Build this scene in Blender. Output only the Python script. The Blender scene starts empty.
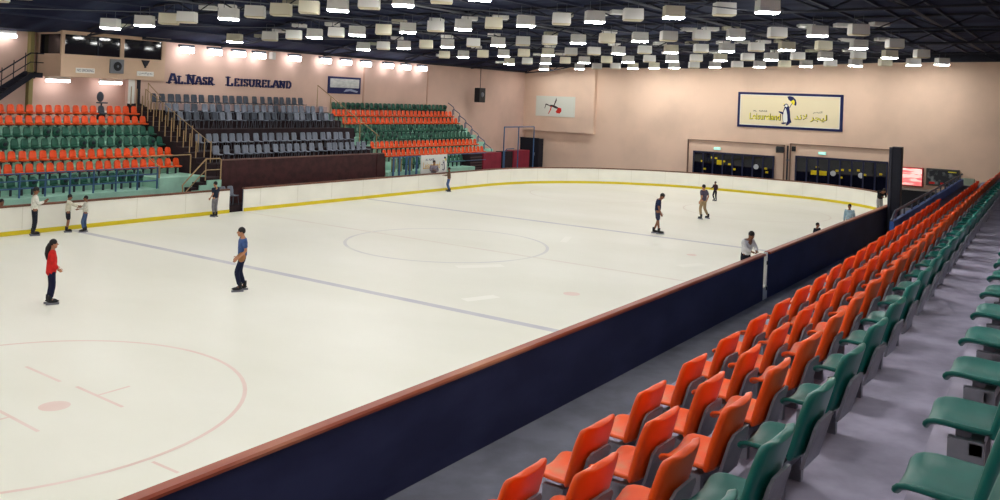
import bpy, bmesh, math, random
from mathutils import Vector, Matrix
random.seed(7)
SC = bpy.context.scene
COL = SC.collection
PI = math.pi

# ------------------------------------------------------------------ materials
def lin(c):
    c = c / 255.0
    return c / 12.92 if c <= 0.04045 else ((c + 0.055) / 1.055) ** 2.4
def rgb(r, g, b): return (lin(r), lin(g), lin(b), 1.0)
MATS = {}
def mat(name, c, rough=0.6, spec=0.3, metal=0.0, noise=0.0, scale=3.0, c2=None, coat=0.0, bump=0.0, stretch=(1, 1, 1), lo=0.4, hi=0.65):
    if name in MATS: return MATS[name]
    m = bpy.data.materials.new(name); m.use_nodes = True
    nt = m.node_tree; b = nt.nodes['Principled BSDF']
    b.inputs['Base Color'].default_value = rgb(*c)
    b.inputs['Roughness'].default_value = rough
    b.inputs['Specular IOR Level'].default_value = spec
    b.inputs['Metallic'].default_value = metal
    b.inputs['Coat Weight'].default_value = coat
    if noise > 0 or bump > 0 or c2:
        tc = nt.nodes.new('ShaderNodeTexCoord'); mp = nt.nodes.new('ShaderNodeMapping')
        mp.inputs['Scale'].default_value = stretch
        nz = nt.nodes.new('ShaderNodeTexNoise'); nz.inputs['Scale'].default_value = scale
        nz.inputs['Detail'].default_value = 5.0
        nt.links.new(tc.outputs['Object'], mp.inputs['Vector']); nt.links.new(mp.outputs['Vector'], nz.inputs['Vector'])
        if noise > 0 or c2:
            rp = nt.nodes.new('ShaderNodeValToRGB')
            rp.color_ramp.elements[0].position = lo; rp.color_ramp.elements[1].position = hi
            a = c2 if c2 else tuple(max(0, x * (1 - noise)) for x in c)
            rp.color_ramp.elements[0].color = rgb(*c); rp.color_ramp.elements[1].color = rgb(*a)
            nt.links.new(nz.outputs['Fac'], rp.inputs['Fac']); nt.links.new(rp.outputs['Color'], b.inputs['Base Color'])
        if bump > 0:
            bp = nt.nodes.new('ShaderNodeBump'); bp.inputs['Strength'].default_value = bump; bp.inputs['Distance'].default_value = 0.02
            nt.links.new(nz.outputs['Fac'], bp.inputs['Height']); nt.links.new(bp.outputs['Normal'], b.inputs['Normal'])
    MATS[name] = m
    return m
def emit(name, c, strength, base=None):
    if name in MATS: return MATS[name]
    m = mat(name, base or c, 0.5)
    b = m.node_tree.nodes['Principled BSDF']
    b.inputs['Emission Color'].default_value = rgb(*c); b.inputs['Emission Strength'].default_value = strength
    return m

# ------------------------------------------------------------------ mesh builder
class MB:
    """collects shapes of one mesh; several materials allowed"""
    def __init__(s): s.v = []; s.f = []; s.m = []; s.sm = []; s.mi = 0; s.smooth = False
    def add(s, vs, fs, mtx=None):
        o = len(s.v)
        for p in vs: s.v.append(tuple(mtx @ Vector(p)) if mtx else tuple(p))
        for f in fs: s.f.append([i + o for i in f]); s.m.append(s.mi); s.sm.append(s.smooth)
        return s
    def use(s, i, smooth=False): s.mi = i; s.smooth = smooth; return s
    def box(s, x0, x1, y0, y1, z0, z1, mtx=None):
        vs = [(x0, y0, z0), (x1, y0, z0), (x1, y1, z0), (x0, y1, z0), (x0, y0, z1), (x1, y0, z1), (x1, y1, z1), (x0, y1, z1)]
        return s.add(vs, [(3, 2, 1, 0), (4, 5, 6, 7), (0, 1, 5, 4), (1, 2, 6, 5), (2, 3, 7, 6), (3, 0, 4, 7)], mtx)
    def bbox(s, x0, x1, y0, y1, z0, z1, b=0.02, mtx=None):
        bm = bmesh.new(); bmesh.ops.create_cube(bm, size=1.0)
        for v in bm.verts:
            v.co = Vector(((x0 + x1) / 2 + v.co.x * (x1 - x0), (y0 + y1) / 2 + v.co.y * (y1 - y0), (z0 + z1) / 2 + v.co.z * (z1 - z0)))
        bmesh.ops.bevel(bm, geom=bm.edges[:], offset=b, segments=2, affect='EDGES', profile=0.5)
        bm.verts.index_update()
        s.add([v.co.copy() for v in bm.verts], [[v.index for v in f.verts] for f in bm.faces], mtx); bm.free()
        return s
    def prism(s, poly, axis, a0, a1, mtx=None):
        """extrude a 2-D polygon along axis (0,1,2)"""
        def p3(p, a):
            if axis == 0: return (a, p[0], p[1])
            if axis == 1: return (p[0], a, p[1])
            return (p[0], p[1], a)
        n = len(poly)
        vs = [p3(p, a0) for p in poly] + [p3(p, a1) for p in poly]
        fs = [list(range(n))[::-1], list(range(n, 2 * n))]
        for i in range(n): j = (i + 1) % n; fs.append([i, j, n + j, n + i])
        return s.add(vs, fs, mtx)
    def tube(s, pts, r, n=8, mtx=None, caps=True):
        pts = [Vector(p) for p in pts]; k = len(pts)
        rs = r if isinstance(r, (list, tuple)) else [r] * k
        o = []; vs = []; fs = []; up = None
        for i in range(k):
            t = (pts[min(i + 1, k - 1)] - pts[max(i - 1, 0)]).normalized()
            if up is None:
                up = Vector((0, 0, 1)) if abs(t.z) < 0.9 else Vector((1, 0, 0))
            a = t.cross(up).normalized(); b = a.cross(t).normalized(); up = b
            for j in range(n):
                q = 2 * PI * j / n
                vs.append(pts[i] + (a * math.cos(q) + b * math.sin(q)) * rs[i])
        for i in range(k - 1):
            for j in range(n):
                l = (j + 1) % n
                fs.append([i * n + j, i * n + l, (i + 1) * n + l, (i + 1) * n + j])
        if caps: fs.append(list(range(n))); fs.append([(k - 1) * n + j for j in range(n)][::-1])
        return s.add(vs, fs, mtx)
    def cyl(s, x, y, z0, z1, r, n=12): return s.tube([(x, y, z0), (x, y, z1)], r, n)
    def sphere(s, c, r, n=12, m=8, mtx=None):
        rx, ry, rz = r if isinstance(r, (list, tuple)) else (r, r, r)
        vs = [(c[0], c[1], c[2] + rz)]; fs = []
        for i in range(1, m):
            t = PI * i / m
            for j in range(n):
                q = 2 * PI * j / n
                vs.append((c[0] + rx * math.sin(t) * math.cos(q), c[1] + ry * math.sin(t) * math.sin(q), c[2] + rz * math.cos(t)))
        vs.append((c[0], c[1], c[2] - rz)); e = len(vs) - 1
        for j in range(n): fs.append([0, 1 + j, 1 + (j + 1) % n])
        for i in range(m - 2):
            for j in range(n):
                a = 1 + i * n + j; b = 1 + i * n + (j + 1) % n
                fs.append([a, a + n, b + n, b])
        for j in range(n): a = 1 + (m - 2) * n + j; b = 1 + (m - 2) * n + (j + 1) % n; fs.append([a, e, b])
        return s.add(vs, fs, mtx)
    def mesh(s, name, mats):
        me = bpy.data.meshes.new(name); me.from_pydata([tuple(v) for v in s.v], [], s.f)
        for m in (mats if isinstance(mats, (list, tuple)) else [mats]): me.materials.append(m)
        for p, i, sm in zip(me.polygons, s.m, s.sm): p.material_index = i; p.use_smooth = sm
        me.update()
        bm = bmesh.new(); bm.from_mesh(me); bmesh.ops.recalc_face_normals(bm, faces=bm.faces[:]); bm.to_mesh(me); bm.free()
        return me
    def build(s, name, mats, parent=None, loc=None):
        return link(name, s.mesh(name, mats), parent, loc)
def link(name, me, parent=None, loc=None, rz=0.0):
    o = bpy.data.objects.new(name, me); COL.objects.link(o)
    if parent: o.parent = parent
    if loc: o.location = loc
    if rz: o.rotation_euler.z = rz
    return o
def tag(o, label, cat, group=None):
    o['label'] = label; o['category'] = cat
    if group: o['group'] = group
    return o
def thing(name, label, cat, loc=(0, 0, 0), rz=0.0, group=None):
    return tag(link(name, None, None, loc, rz), label, cat, group)
def struct(o): o['kind'] = 'structure'; return o
def copy_tree(o, parent=None):
    c = o.copy(); COL.objects.link(c)
    if parent: c.parent = parent
    for ch in list(o.children): copy_tree(ch, c)
    return c
UN = 'first second third fourth fifth sixth seventh eighth ninth tenth eleventh twelfth thirteenth fourteenth fifteenth sixteenth seventeenth eighteenth nineteenth'.split()
def ordinal(i):
    if i < 20: return UN[i - 1]
    t = {2: 'twent', 3: 'thirt', 4: 'fort'}[i // 10]
    return t + 'ieth' if i % 10 == 0 else t + 'y-' + UN[i % 10 - 1]
def text_mesh(name, s, size, m, parent, mtx, extrude=0.01, width=None, height=None, offset=0.0):
    """lettering turned into one mesh; mtx places its XY plane (text baseline along X)"""
    cu = bpy.data.curves.new(name, 'FONT'); cu.body = s; cu.size = size; cu.extrude = extrude; cu.align_x = 'CENTER'; cu.offset = offset
    t = bpy.data.objects.new(name + '_tmp', cu); COL.objects.link(t)
    dg = bpy.context.evaluated_depsgraph_get(); dg.update()
    me = bpy.data.meshes.new_from_object(t.evaluated_get(dg))
    bpy.data.objects.remove(t)
    xs = [v.co.x for v in me.vertices]; ys = [v.co.y for v in me.vertices]
    sx = width / (max(xs) - min(xs)) if width else 1; sy = height / (max(ys) - min(ys)) if height else (sx if width else 1)
    cx = (max(xs) + min(xs)) / 2; y0 = min(ys)
    for v in me.vertices: v.co = mtx @ Vector(((v.co.x - cx) * sx, (v.co.y - y0) * sy, v.co.z))
    me.materials.clear(); me.materials.append(m); me.name = name
    return link(name, me, parent)
def wall_y(x, y, z):        # text frame on a wall facing -Y
    return Matrix(((1, 0, 0, x), (0, 0, -1, y), (0, 1, 0, z), (0, 0, 0, 1)))
def wall_x(x, y, z):        # text frame on a wall facing -X (reads left to right towards -Y)
    return Matrix(((0, 0, -1, x), (-1, 0, 0, y), (0, 1, 0, z), (0, 0, 0, 1)))

# palette
WALL = mat('peach_paint', (233, 202, 179), 0.85, 0.15, noise=0.05, scale=0.35)
WALL_L = mat('pink_beige_paint', (214, 182, 166), 0.85, 0.15, noise=0.06, scale=0.4)
BOOTH = mat('booth_paint', (212, 183, 158), 0.8, 0.15, noise=0.04, scale=0.8)
ROOF = mat('dark_roof', (32, 36, 62), 0.9, 0.1, c2=(70, 78, 104), scale=0.5, stretch=(1, 0.25, 1), lo=0.45, hi=0.8)
STEEL_D = mat('dark_steel', (30, 32, 46), 0.6, 0.3)
STEEL_G = mat('grey_steel', (96, 100, 112), 0.5, 0.4)
ICE = mat('ice', (240, 238, 226), 0.35, 0.25, c2=(230, 228, 213), scale=0.22, bump=0.05, stretch=(1, 0.55, 1), lo=0.35, hi=0.7)
FLOOR = mat('grey_walkway', (124, 125, 138), 0.85, 0.2, noise=0.12, scale=1.4)
DASH = mat('white_board', (250, 248, 238), 0.5, 0.3, noise=0.03, scale=0.6)
YEL = mat('yellow_kick', (222, 200, 40), 0.5, 0.3)
RAIL = mat('red_brown_rail', (150, 66, 40), 0.4, 0.4, c2=(186, 118, 86), scale=1.2, stretch=(0.3, 1, 1), lo=0.5, hi=0.75)
RAIL_F = mat('brown_rail', (116, 72, 52), 0.5, 0.3, noise=0.2, scale=1.0)
NAVY = mat('navy_board', (34, 37, 70), 0.55, 0.3, c2=(46, 50, 84), scale=1.2, stretch=(0.4, 1, 1))
SEAM = mat('board_seam', (230, 227, 214), 0.7, 0.1)
MINT = mat('mint_paint', (164, 210, 190), 0.8, 0.15, noise=0.1, scale=1.2)
MAROON_D = mat('dark_maroon_panel', (70, 38, 40), 0.6, 0.25, noise=0.25, scale=2.5)
MAROON = mat('maroon_paint', (138, 36, 56), 0.6, 0.25, noise=0.1, scale=1.5)
BROWN_D = mat('dark_brown_riser', (50, 38, 42), 0.8, 0.15, noise=0.15, scale=1.5)
BLUE_RAIL = mat('blue_rail_paint', (58, 92, 132), 0.5, 0.35)
TAN = mat('tan_rail_paint', (164, 136, 98), 0.5, 0.35)
CONC = mat('violet_grey_concrete', (164, 158, 178), 0.85, 0.15, noise=0.18, scale=2.0)
ORANGE = mat('orange_plastic', (235, 84, 26), 0.38, 0.4, noise=0.08, scale=3)
ORANGE_N = mat('glossy_orange_plastic', (240, 84, 16), 0.35, 0.4)
ORANGE_DUST = mat('dusty_orange_plastic', (238, 88, 20), 0.5, 0.35, c2=(216, 128, 80), scale=5, lo=0.48, hi=0.72)
GREEN = mat('dark_green_plastic', (36, 92, 74), 0.45, 0.35, noise=0.15, scale=3)
GREEN_N = mat('glossy_green_plastic', (0, 100, 92), 0.3, 0.5)
GREEN_DUST = mat('dusty_green_plastic', (0, 92, 84), 0.4, 0.35, c2=(26, 102, 94), scale=5, lo=0.5, hi=0.75)
GREY_P = mat('grey_plastic', (112, 118, 132), 0.55, 0.3, noise=0.08, scale=3)
DGREY_P = mat('charcoal_plastic', (62, 68, 80), 0.55, 0.3)
BRACKET = mat('dark_bracket', (44, 46, 58), 0.6, 0.3)
GALV = mat('galvanised_panel', (128, 130, 142), 0.5, 0.4, noise=0.12, scale=6)
BLACK = mat('black_paint', (20, 21, 27), 0.5, 0.3)
GLASS_D = mat('dark_glazing', (13, 15, 28), 0.04, 0.4)
WHITE = mat('white_paint', (236, 234, 228), 0.6, 0.2)
CREAM = mat('cream_board', (232, 218, 184), 0.7, 0.2)
NAVY_P = mat('navy_paint', (34, 38, 84), 0.6, 0.2)
YEL_P = mat('yellow_paint', (240, 228, 60), 0.6, 0.2)
RED_P = mat('red_paint', (196, 44, 36), 0.6, 0.2)
LAMP_HOUSE = mat('white_lamp_housing', (248, 247, 243), 0.6, 0.2)
LAMP_CREAM = mat('cream_lamp_housing', (246, 240, 218), 0.6, 0.2)
LAMP_ON = emit('lamp_diffuser_lit', (250, 250, 246), 100.0)
LAMP_OFF = mat('lamp_diffuser_dark', (225, 215, 185), 0.4, 0.3)
TUBE_ON = emit('tube_lit', (250, 248, 255), 14.0)

# ------------------------------------------------------------------ room shell
W, R_FAR, R_NEAR, XE, XB = 24.8, 12.2, 8.5, 32.7, -33.0
FZ = -0.42
def rz(y): return 10.35 - 0.016 * (y + 14) if y < 26 else 10.35 - 0.016 * 40 - (y - 26) * 0.19
struct(MB().box(-37.5, 38.5, -13.5, 36, FZ - 0.2, FZ).build('floor', FLOOR))
cz = MB()
ys = [-13.5, 5, 26, 29.5, 33.3, 36]
prof = [(y, rz(min(y, 33.3))) for y in ys]
poly = prof + [(y, z + 0.25) for y, z in reversed(prof)]
cz.prism(poly, 0, -37.5, 38.5)
struct(cz.build('ceiling', ROOF))
struct(MB().box(38.0, 38.3, -13.5, 36, FZ, 11).build('wall_end', WALL))
struct(MB().box(-0.7, 38.0, 33.0, 33.3, FZ, 9.2).build('wall_left', WALL_L))
struct(MB().box(0.3, 0.55, 33.3, 35.2, FZ, 9.2).build('wall_recess', WALL_L))
struct(MB().box(-37.0, 0.55, 35.2, 35.5, FZ, 9.2).build('wall_left', WALL_L))
struct(MB().box(-37.5, -37.0, -13.5, 36, FZ, 11).build('wall_back', WALL))
struct(MB().box(-37.5, 38.3, -13.6, -13.3, FZ, 11).build('wall_near', WALL))
# upright seams on the left wall and the dark jamb where the recess begins
struct(MB().box(16.9, 17.0, 32.94, 33.0, 4.4, 8.1).build('trim_seam', mat('seam_paint', (196, 160, 142), 0.85, 0.1)))
struct(MB().box(23.9, 24.0, 32.94, 33.0, 4.4, 8.1).build('trim_seam', MATS['seam_paint']))
struct(MB().box(-0.46, -0.3, 32.9, 33.0, 4.6, 6.2).build('trim_jamb', STEEL_D))
struct(MB().box(-0.95, -0.6, 32.96, 33.02, 4.6, 6.2).build('trim_jamb', WHITE))
# boxed-out upper part of the end wall, left of the flat wall
struct(MB().box(37.6, 38.0, 26.0, 33.0, 3.25, 9.6).build('wall_box', mat('pale_peach_paint', (230, 200, 178), 0.85, 0.15, noise=0.04, scale=0.4)))
# entrance surrounds on the end wall; brown colour also stands for their outline shadow
for y0, y1, z1 in ((10.1, 17.7, 3.32), (2.7, 9.72, 3.46)):
    m = MB().box(37.85, 38.0, y0, y1, z1 - 0.05, z1)
    m.box(37.85, 38.0, y1 - 0.06, y1, FZ, z1).box(37.85, 38.0, y0, y0 + 0.06, FZ, z1)
    struct(m.build('trim_surround', mat('outline_shade_brown', (134, 106, 92), 0.7, 0.2)))

# roof steelwork: trusses across the hall, one above each row of lamps, and bracing
ROWX = [35.2, 27.2, 19.2, 11.2, 3.2, -4.8, -12.8, -20.8, -28.8]  # last two rows lie out of view, added for lighting the near stand
t = MB()
for x in ROWX:
    xx = x + 0.9
    ya = [-12 + 2.75 * i for i in range(17)]
    lo = lambda y: rz(y) - 0.62 if y < 30 else rz(y) - 0.35
    t.tube([(xx, y, lo(y)) for y in ya], 0.055, 5); t.tube([(xx, y, rz(y) - 0.06) for y in ya], 0.055, 5)
    for i in range(16):
        a, b = ya[i], ya[i + 1]; mid = (a + b) / 2
        t.tube([(xx, a, lo(a)), (xx, mid, rz(mid) - 0.06)], 0.03, 4); t.tube([(xx, mid, rz(mid) - 0.06), (xx, b, lo(b))], 0.03, 4)
o = t.build('roof_truss_steelwork', STEEL_D); struct(o)
t = MB()
for i, x in enumerate(ROWX[:-1]):
    for y in (1.5, 9.5, 17.5, 25.0):
        t.tube([(x + 0.9, y, rz(y) - 0.55), (ROWX[i + 1] + 0.9, y + 3.5, rz(y + 3.5) - 0.55)], 0.022, 4)
    for y in (-3, 6, 15, 24):
        t.tube([(x + 0.9, y, rz(y) - 0.12), (ROWX[i + 1] + 0.9, y, rz(y) - 0.12)], 0.07, 4)
struct(t.build('roof_bracing_steelwork', STEEL_G))
t = MB()
for k in range(24):
    y = -11 + 1.8 * k
    t.box(-36, 37.3, y, y + 0.1, rz(y + 0.05) - 0.1, rz(y + 0.05) - 0.005)
struct(t.build('roof_purlins', mat('purlin_steel', (48, 53, 76), 0.7, 0.2)))
b = MB()
poly = [(-13.3, 9.78), (0, 9.60), (8, 9.25), (17, 8.85), (33, 8.8), (33, rz(33) + 0.3), (26, rz(26)), (-13.3, rz(-13.3))]
struct(MB().prism(poly, 0, 37.05, 37.3).build('ceiling_edge_beam', STEEL_D))
struct(MB().box(-0.4, 38, 32.75, 33.0, 8.28, 8.9).build('ceiling_edge_beam', STEEL_D))

# ------------------------------------------------------------------ ice and its markings
def rink_outline(off=0.0, n=14):
    """closed outline, anticlockwise from the near board's left end"""
    p = []
    def arc(cx, cy, r, a0, a1):
        for i in range(n + 1):
            a = a0 + (a1 - a0) * i / n
            p.append((cx + (r + off) * math.cos(a), cy + (r + off) * math.sin(a)))
    arc(XE - R_NEAR, R_NEAR, R_NEAR, -PI / 2, 0)
    arc(XE - R_FAR, W - R_FAR, R_FAR, 0, PI / 2)
    arc(XB + 8.5, W - 8.5, 8.5, PI / 2, PI)
    arc(XB + 8.5, 8.5, 8.5, PI, 1.5 * PI)
    return p
struct(MB().prism(rink_outline(0.12), 2, FZ + 0.001, 0.0).build('floor_ice', ICE))
LB = mat('faded_blue_line', (196, 194, 200), 0.4, 0.2, c2=(208, 206, 206), scale=0.8)
LR = mat('faded_red_line', (230, 205, 194), 0.4, 0.2, c2=(234, 216, 206), scale=0.8)
LF = mat('very_faint_line', (226, 216, 206), 0.4, 0.2, c2=(229, 225, 210), scale=0.8)
LC = mat('faint_blue_circle', (214, 212, 210), 0.4, 0.2, c2=(224, 222, 212), scale=0.8)
def mark(name, m, polys, z=0.003):
    mb = MB()
    for p in polys: mb.add([(x, y, z) for x, y in p], [list(range(len(p)))])
    struct(mb.build(name, m))
def strip(x0, y0, x1, y1, w):
    d = Vector((x1 - x0, y1 - y0)).normalized(); n = Vector((-d.y, d.x)) * w / 2
    return [(x0 - n.x, y0 - n.y), (x1 - n.x, y1 - n.y), (x1 + n.x, y1 + n.y), (x0 + n.x, y0 + n.y)]
def ring(cx, cy, r, w, n=72):
    P = []
    for i in range(n):
        a, b = 2 * PI * i / n, 2 * PI * (i + 1) / n
        P.append([(cx + (r - w / 2) * math.cos(a), cy + (r - w / 2) * math.sin(a)), (cx + (r + w / 2) * math.cos(a), cy + (r + w / 2) * math.sin(a)),
                  (cx + (r + w / 2) * math.cos(b), cy + (r + w / 2) * math.sin(b)), (cx + (r - w / 2) * math.cos(b), cy + (r - w / 2) * math.sin(b))])
    return P
def disc(cx, cy, r, n=24): return [[(cx + r * math.cos(2 * PI * i / n), cy + r * math.sin(2 * PI * i / n)) for i in range(n)]]
mark('floor_blue_line', LB, [strip(-8.64, 0.1, -8.64, W - 0.1, 0.3)])
mark('floor_blue_line', LB, [strip(8.64, 0.1, 8.64, W - 0.1, 0.3)])
mark('floor_centre_line', LF, [strip(0, 0.1, 0, W - 0.1, 0.16)])
mark('floor_centre_circle', LC, ring(0, W / 2, 4.05, 0.13))
FX, FY = -19.85, 7.14
mark('floor_face_off_circle', LR, ring(FX, FY, 4.05, 0.08) + disc(-19.55, 6.4, 0.27))
mark('floor_face_off_ticks', LR, [strip(-18.72, 7.1, -18.8, 5.45, 0.07), strip(-18.74, 6.35, -18.05, 6.37, 0.06), strip(-20.28, 7.1, -20.36, 5.45, 0.07),
     strip(-20.3, 6.46, -21.0, 6.48, 0.06), strip(-19.9, 2.95, -19.9, 2.3, 0.06), strip(-18.76, 7.6, -18.7, 9.0, 0.07)])
mark('floor_spot', LR, disc(-4.5, 4.1, 0.26) + disc(5.2, 4.1, 0.2))
mark('floor_face_off_circle', LF, ring(22, 17.5, 4.05, 0.08) + ring(22, 7.0, 4.05, 0.08))
mark('floor_scrapes', mat('scraped_ice', (246, 244, 234), 0.6, 0.2), [strip(-3.6, 9.2, -2.2, 8.2, 0.5), strip(2.5, 3.5, 3.6, 3.0, 0.45), strip(-7.5, 6.0, -6.4, 5.6, 0.4), strip(4, 9.3, 5.5, 9.9, 0.3)], 0.002)

# ------------------------------------------------------------------ dasher boards
def swept(path, prof, name, m, parent):
    """sweep a closed (out, z) profile along a 2-D path; out = to the right of travel"""
    n = len(path); k = len(prof); vs = []; fs = []
    for i in range(n):
        a = Vector(path[max(i - 1, 0)]); b = Vector(path[min(i + 1, n - 1)]); d = (b - a).normalized(); o = Vector((d.y, -d.x))
        for u, z in prof: vs.append((path[i][0] + o.x * u, path[i][1] + o.y * u, z))
    for i in range(n - 1):
        for j in range(k):
            l = (j + 1) % k; fs.append([i * k + j, i * k + l, (i + 1) * k + l, (i + 1) * k + j])
    fs.append(list(range(k))); fs.append([(n - 1) * k + j for j in range(k)])
    return MB().add(vs, fs).build(name, m, parent)
HB = 1.12
def boards(path, label, rail_m, out_m, both_white=False, hb=HB):
    t = thing('dasher_board', label, 'rink board', (0, 0, 0))
    swept(path, [(0, 0.0), (0.07, 0.0), (0.07, hb - 0.05), (0, hb - 0.05)], 'ice_side_panel', DASH, t)
    swept(path, [(0.07, FZ), (0.13, FZ), (0.13, hb - 0.05), (0.07, hb - 0.05)], 'outer_panel', out_m, t)
    swept(path, [(-0.025, 0.0), (0.0, 0.0), (0.0, 0.165), (-0.025, 0.15)], 'kick_plate', YEL, t)
    swept(path, [(-0.03, hb - 0.05), (0.2, hb - 0.05), (0.2, hb - 0.01), (0.17, hb + 0.02), (0.0, hb + 0.02), (-0.03, hb - 0.01)], 'cap_rail', rail_m, t)
    # seam battens between panels on the ice side
    s = MB(); acc = 0.0
    for i in range(len(path) - 1):
        a = Vector(path[i]); b = Vector(path[i + 1]); L = (b - a).length; d = (b - a) / max(L, 1e-6); o = Vector((d.y, -d.x))
        u = (2.44 - acc % 2.44)
        while u < L:
            c = a + d * u; p = c - o * 0.004; e = d * 0.012
            s.add([(p.x - e.x, p.y - e.y, 0.2), (p.x + e.x, p.y + e.y, 0.2), (p.x + e.x, p.y + e.y, hb - 0.06), (p.x - e.x, p.y - e.y, hb - 0.06),
                   (c.x - e.x, c.y - e.y, 0.2), (c.x + e.x, c.y + e.y, 0.2), (c.x + e.x, c.y + e.y, hb - 0.06), (c.x - e.x, c.y - e.y, hb - 0.06)],
                  [(0, 1, 2, 3), (0, 4, 5, 1), (3, 2, 6, 7), (0, 3, 7, 4), (1, 5, 6, 2)]); u += 2.44
        acc += L
    if s.f: s.build('seam_batten', SEAM, t)
    return t
full = rink_outline(0.0)
N = 15
near_c, far_c, bl_c, br_c = full[0:N], full[N:2 * N], full[2 * N:3 * N], full[3 * N:4 * N]
boards([(x, W) for x in (-0.78, -12, XB + 8.5)] + bl_c[1:] + br_c[:-1] + [(-24.5, 0.0)], 'long white rink board below the mint green stand, left of its gap', RAIL_F, NAVY)
boards(near_c[5:] + far_c + [(10, W), (0.08, W)], 'white rink board curving round the far end below the peach wall', RAIL_F, NAVY)
boards([(-24.5, 0.0), (-12, 0), (0.88, 0.0)], 'navy backed near board with red-brown rail, left of the white gap', RAIL, NAVY)
boards([(1.36, 0.0), (12, 0), (20, 0)] + near_c[:6], 'navy backed near board with red-brown rail, right of the white gap', RAIL, NAVY)
t = thing('gate_post', 'narrow white post in the gap of the navy near board', 'post', (1.30, -0.04, FZ))
MB().box(-0.04, 0.04, -0.07, 0.05, 0, 1.54).build('post_body', WHITE, t)
mb = MB()
for z in (1.2, 0.35): mb.use(0).tube([(-0.06, -0.09, z - 0.06), (-0.06, -0.09, z + 0.06)], 0.022, 8)
mb.build('hinge', STEEL_D, t)

# ------------------------------------------------------------------ seats, far side
def far_seat_mesh(name, shell, down=True):
    """bucket seat looking to -Y; origin at the tread under the middle of the seat"""
    mb = MB().use(0, True)
    # backrest: rounded slab, leaning back
    n = 7; rows = [(0.18, 0.17), (0.36, 0.165), (0.52, 0.155), (0.60, 0.125), (0.63, 0.07)]
    vs = []; fs = []
    for side in (0, 1):
        for i, (z, hw) in enumerate(rows):
            for j in range(n):
                u = -1 + 2 * j / (n - 1); y = 0.02 + 0.16 * (z - 0.18) - 0.05 * u * u + side * 0.035
                vs.append((u * hw, y, z + 0.12))
    k = len(rows) * n
    for i in range(len(rows) - 1):
        for j in range(n - 1):
            a = i * n + j; fs.append([a, a + 1, a + n + 1, a + n]); fs.append([k + a + 1, k + a, k + a + n, k + a + n + 1])
    for i in range(len(rows) - 1):
        a = i * n; fs.append([a, a + n, k + a + n, k + a]); b = a + n - 1; fs.append([b + n, b, k + b, k + b + n])
    for j in range(n - 1):
        fs.append([j + 1, j, k + j, k + j + 1]); a = (len(rows) - 1) * n + j; fs.append([a, a + 1, k + a + 1, k + a])
    mb.add(vs, fs)
    pan = Matrix.Identity(4)
    if not down: pan = Matrix.Translation((0, 0.0, 0.36)) @ Matrix.Rotation(math.radians(-72), 4, 'X') @ Matrix.Translation((0, 0, -0.36))
    mb.use(0, True); mb.sphere((0, -0.17, 0.36), (0.185, 0.21, 0.055), 12, 6, pan)
    mb.use(1, False)
    mb.box(-0.035, 0.035, -0.02, 0.05, 0.0, 0.34); mb.box(-0.12, 0.12, -0.05, 0.03, 0.27, 0.31)
    if not down: mb.use(1, True); mb.sphere((0, -0.19, 0.30), (0.09, 0.1, 0.03), 10, 5, pan)
    return mb.mesh(name, [shell, BRACKET])
def chair_mesh(name, shell):
    """stacking chair with bent shell and tubular legs, looking to -Y"""
    mb = MB().use(0, True)
    prof = [(-0.22, 0.43), (-0.19, 0.45), (0.0, 0.43), (0.14, 0.44), (0.19, 0.50), (0.23, 0.66), (0.27, 0.84), (0.275, 0.87)]
    hw = [0.17, 0.19, 0.2, 0.19, 0.18, 0.19, 0.17, 0.13]; n = 5; vs = []; fs = []
    for s in (0, 1):
        for (y, z), h in zip(prof, hw):
            for j in range(n):
                u = -1 + 2 * j / (n - 1); vs.append((u * h, y - 0.03 * u * u * (z > 0.5) + 0.02 * s, z + 0.02 * u * u * (z < 0.5) - 0.02 * s * (z < 0.5)))
    k = len(prof) * n
    for i in range(len(prof) - 1):
        for j in range(n - 1):
            a = i * n + j; fs.append([a, a + 1, a + n + 1, a + n]); fs.append([k + a + 1, k + a, k + a + n, k + a + n + 1])
        a = i * n; b = a + n - 1; fs.append([a, a + n, k + a + n, k + a]); fs.append([b + n, b, k + b, k + b + n])
    for j in range(n - 1): fs.append([j + 1, j, k + j, k + j + 1]); a = (len(prof) - 1) * n + j; fs.append([a, a + 1, k + a + 1, k + a])
    mb.add(vs, fs); mb.use(1)
    for sx in (-1, 1):
        mb.tube([(sx * 0.19, -0.2, 0), (sx * 0.16, -0.16, 0.42), (sx * 0.16, 0.12, 0.42), (sx * 0.2, 0.2, 0)], 0.013, 5)
    return mb.mesh(name, [shell, STEEL_G])
SEAT_O, SEAT_G, SEAT_GT, SEAT_OT = far_seat_mesh('orange_bucket', ORANGE), far_seat_mesh('green_bucket', GREEN), far_seat_mesh('green_bucket_tipped', GREEN, False), far_seat_mesh('orange_bucket_tipped', ORANGE, False)
CH_G, CH_D = chair_mesh('grey_chair', GREY_P), chair_mesh('charcoal_chair', DGREY_P)
def tread(k): return 1.18 + 0.475 * k
def yrow(k): return 27.2 + 0.8 * k
def steps(x0, x1, k0, k1, name, m, y_front=26.3, base=FZ):
    poly = [(y_front, base), (y_front, tread(k0))]
    for k in range(k0, k1 + 1):
        ye = yrow(k) + 0.42 if k < k1 else 33.0
        poly += [(ye, tread(k))]
        if k < k1: poly += [(ye, tread(k + 1))]
    poly += [(33.0, base)]
    struct(MB().prism(poly, 0, x0, x1).build(name, m))
steps(-16.0, -1.0, 0, 6, 'terrace_left', MINT)
struct(MB().box(-16, -1.0, 33.0, 35.2, FZ, tread(6)).build('terrace_landing', CONC))
steps(12.2, 21.2, 0, 7, 'terrace_right', MINT)
steps(21.2, 26.4, 1, 7, 'terrace_right', MINT, 27.7)
struct(MB().box(-3.55, -1.0, 26.3, 27.62, tread(0), tread(1)).build('terrace_block', MINT))
ROWNAME = ['lowest', 'second', 'third', 'fourth', 'fifth', 'sixth', 'seventh', 'top']
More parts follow.
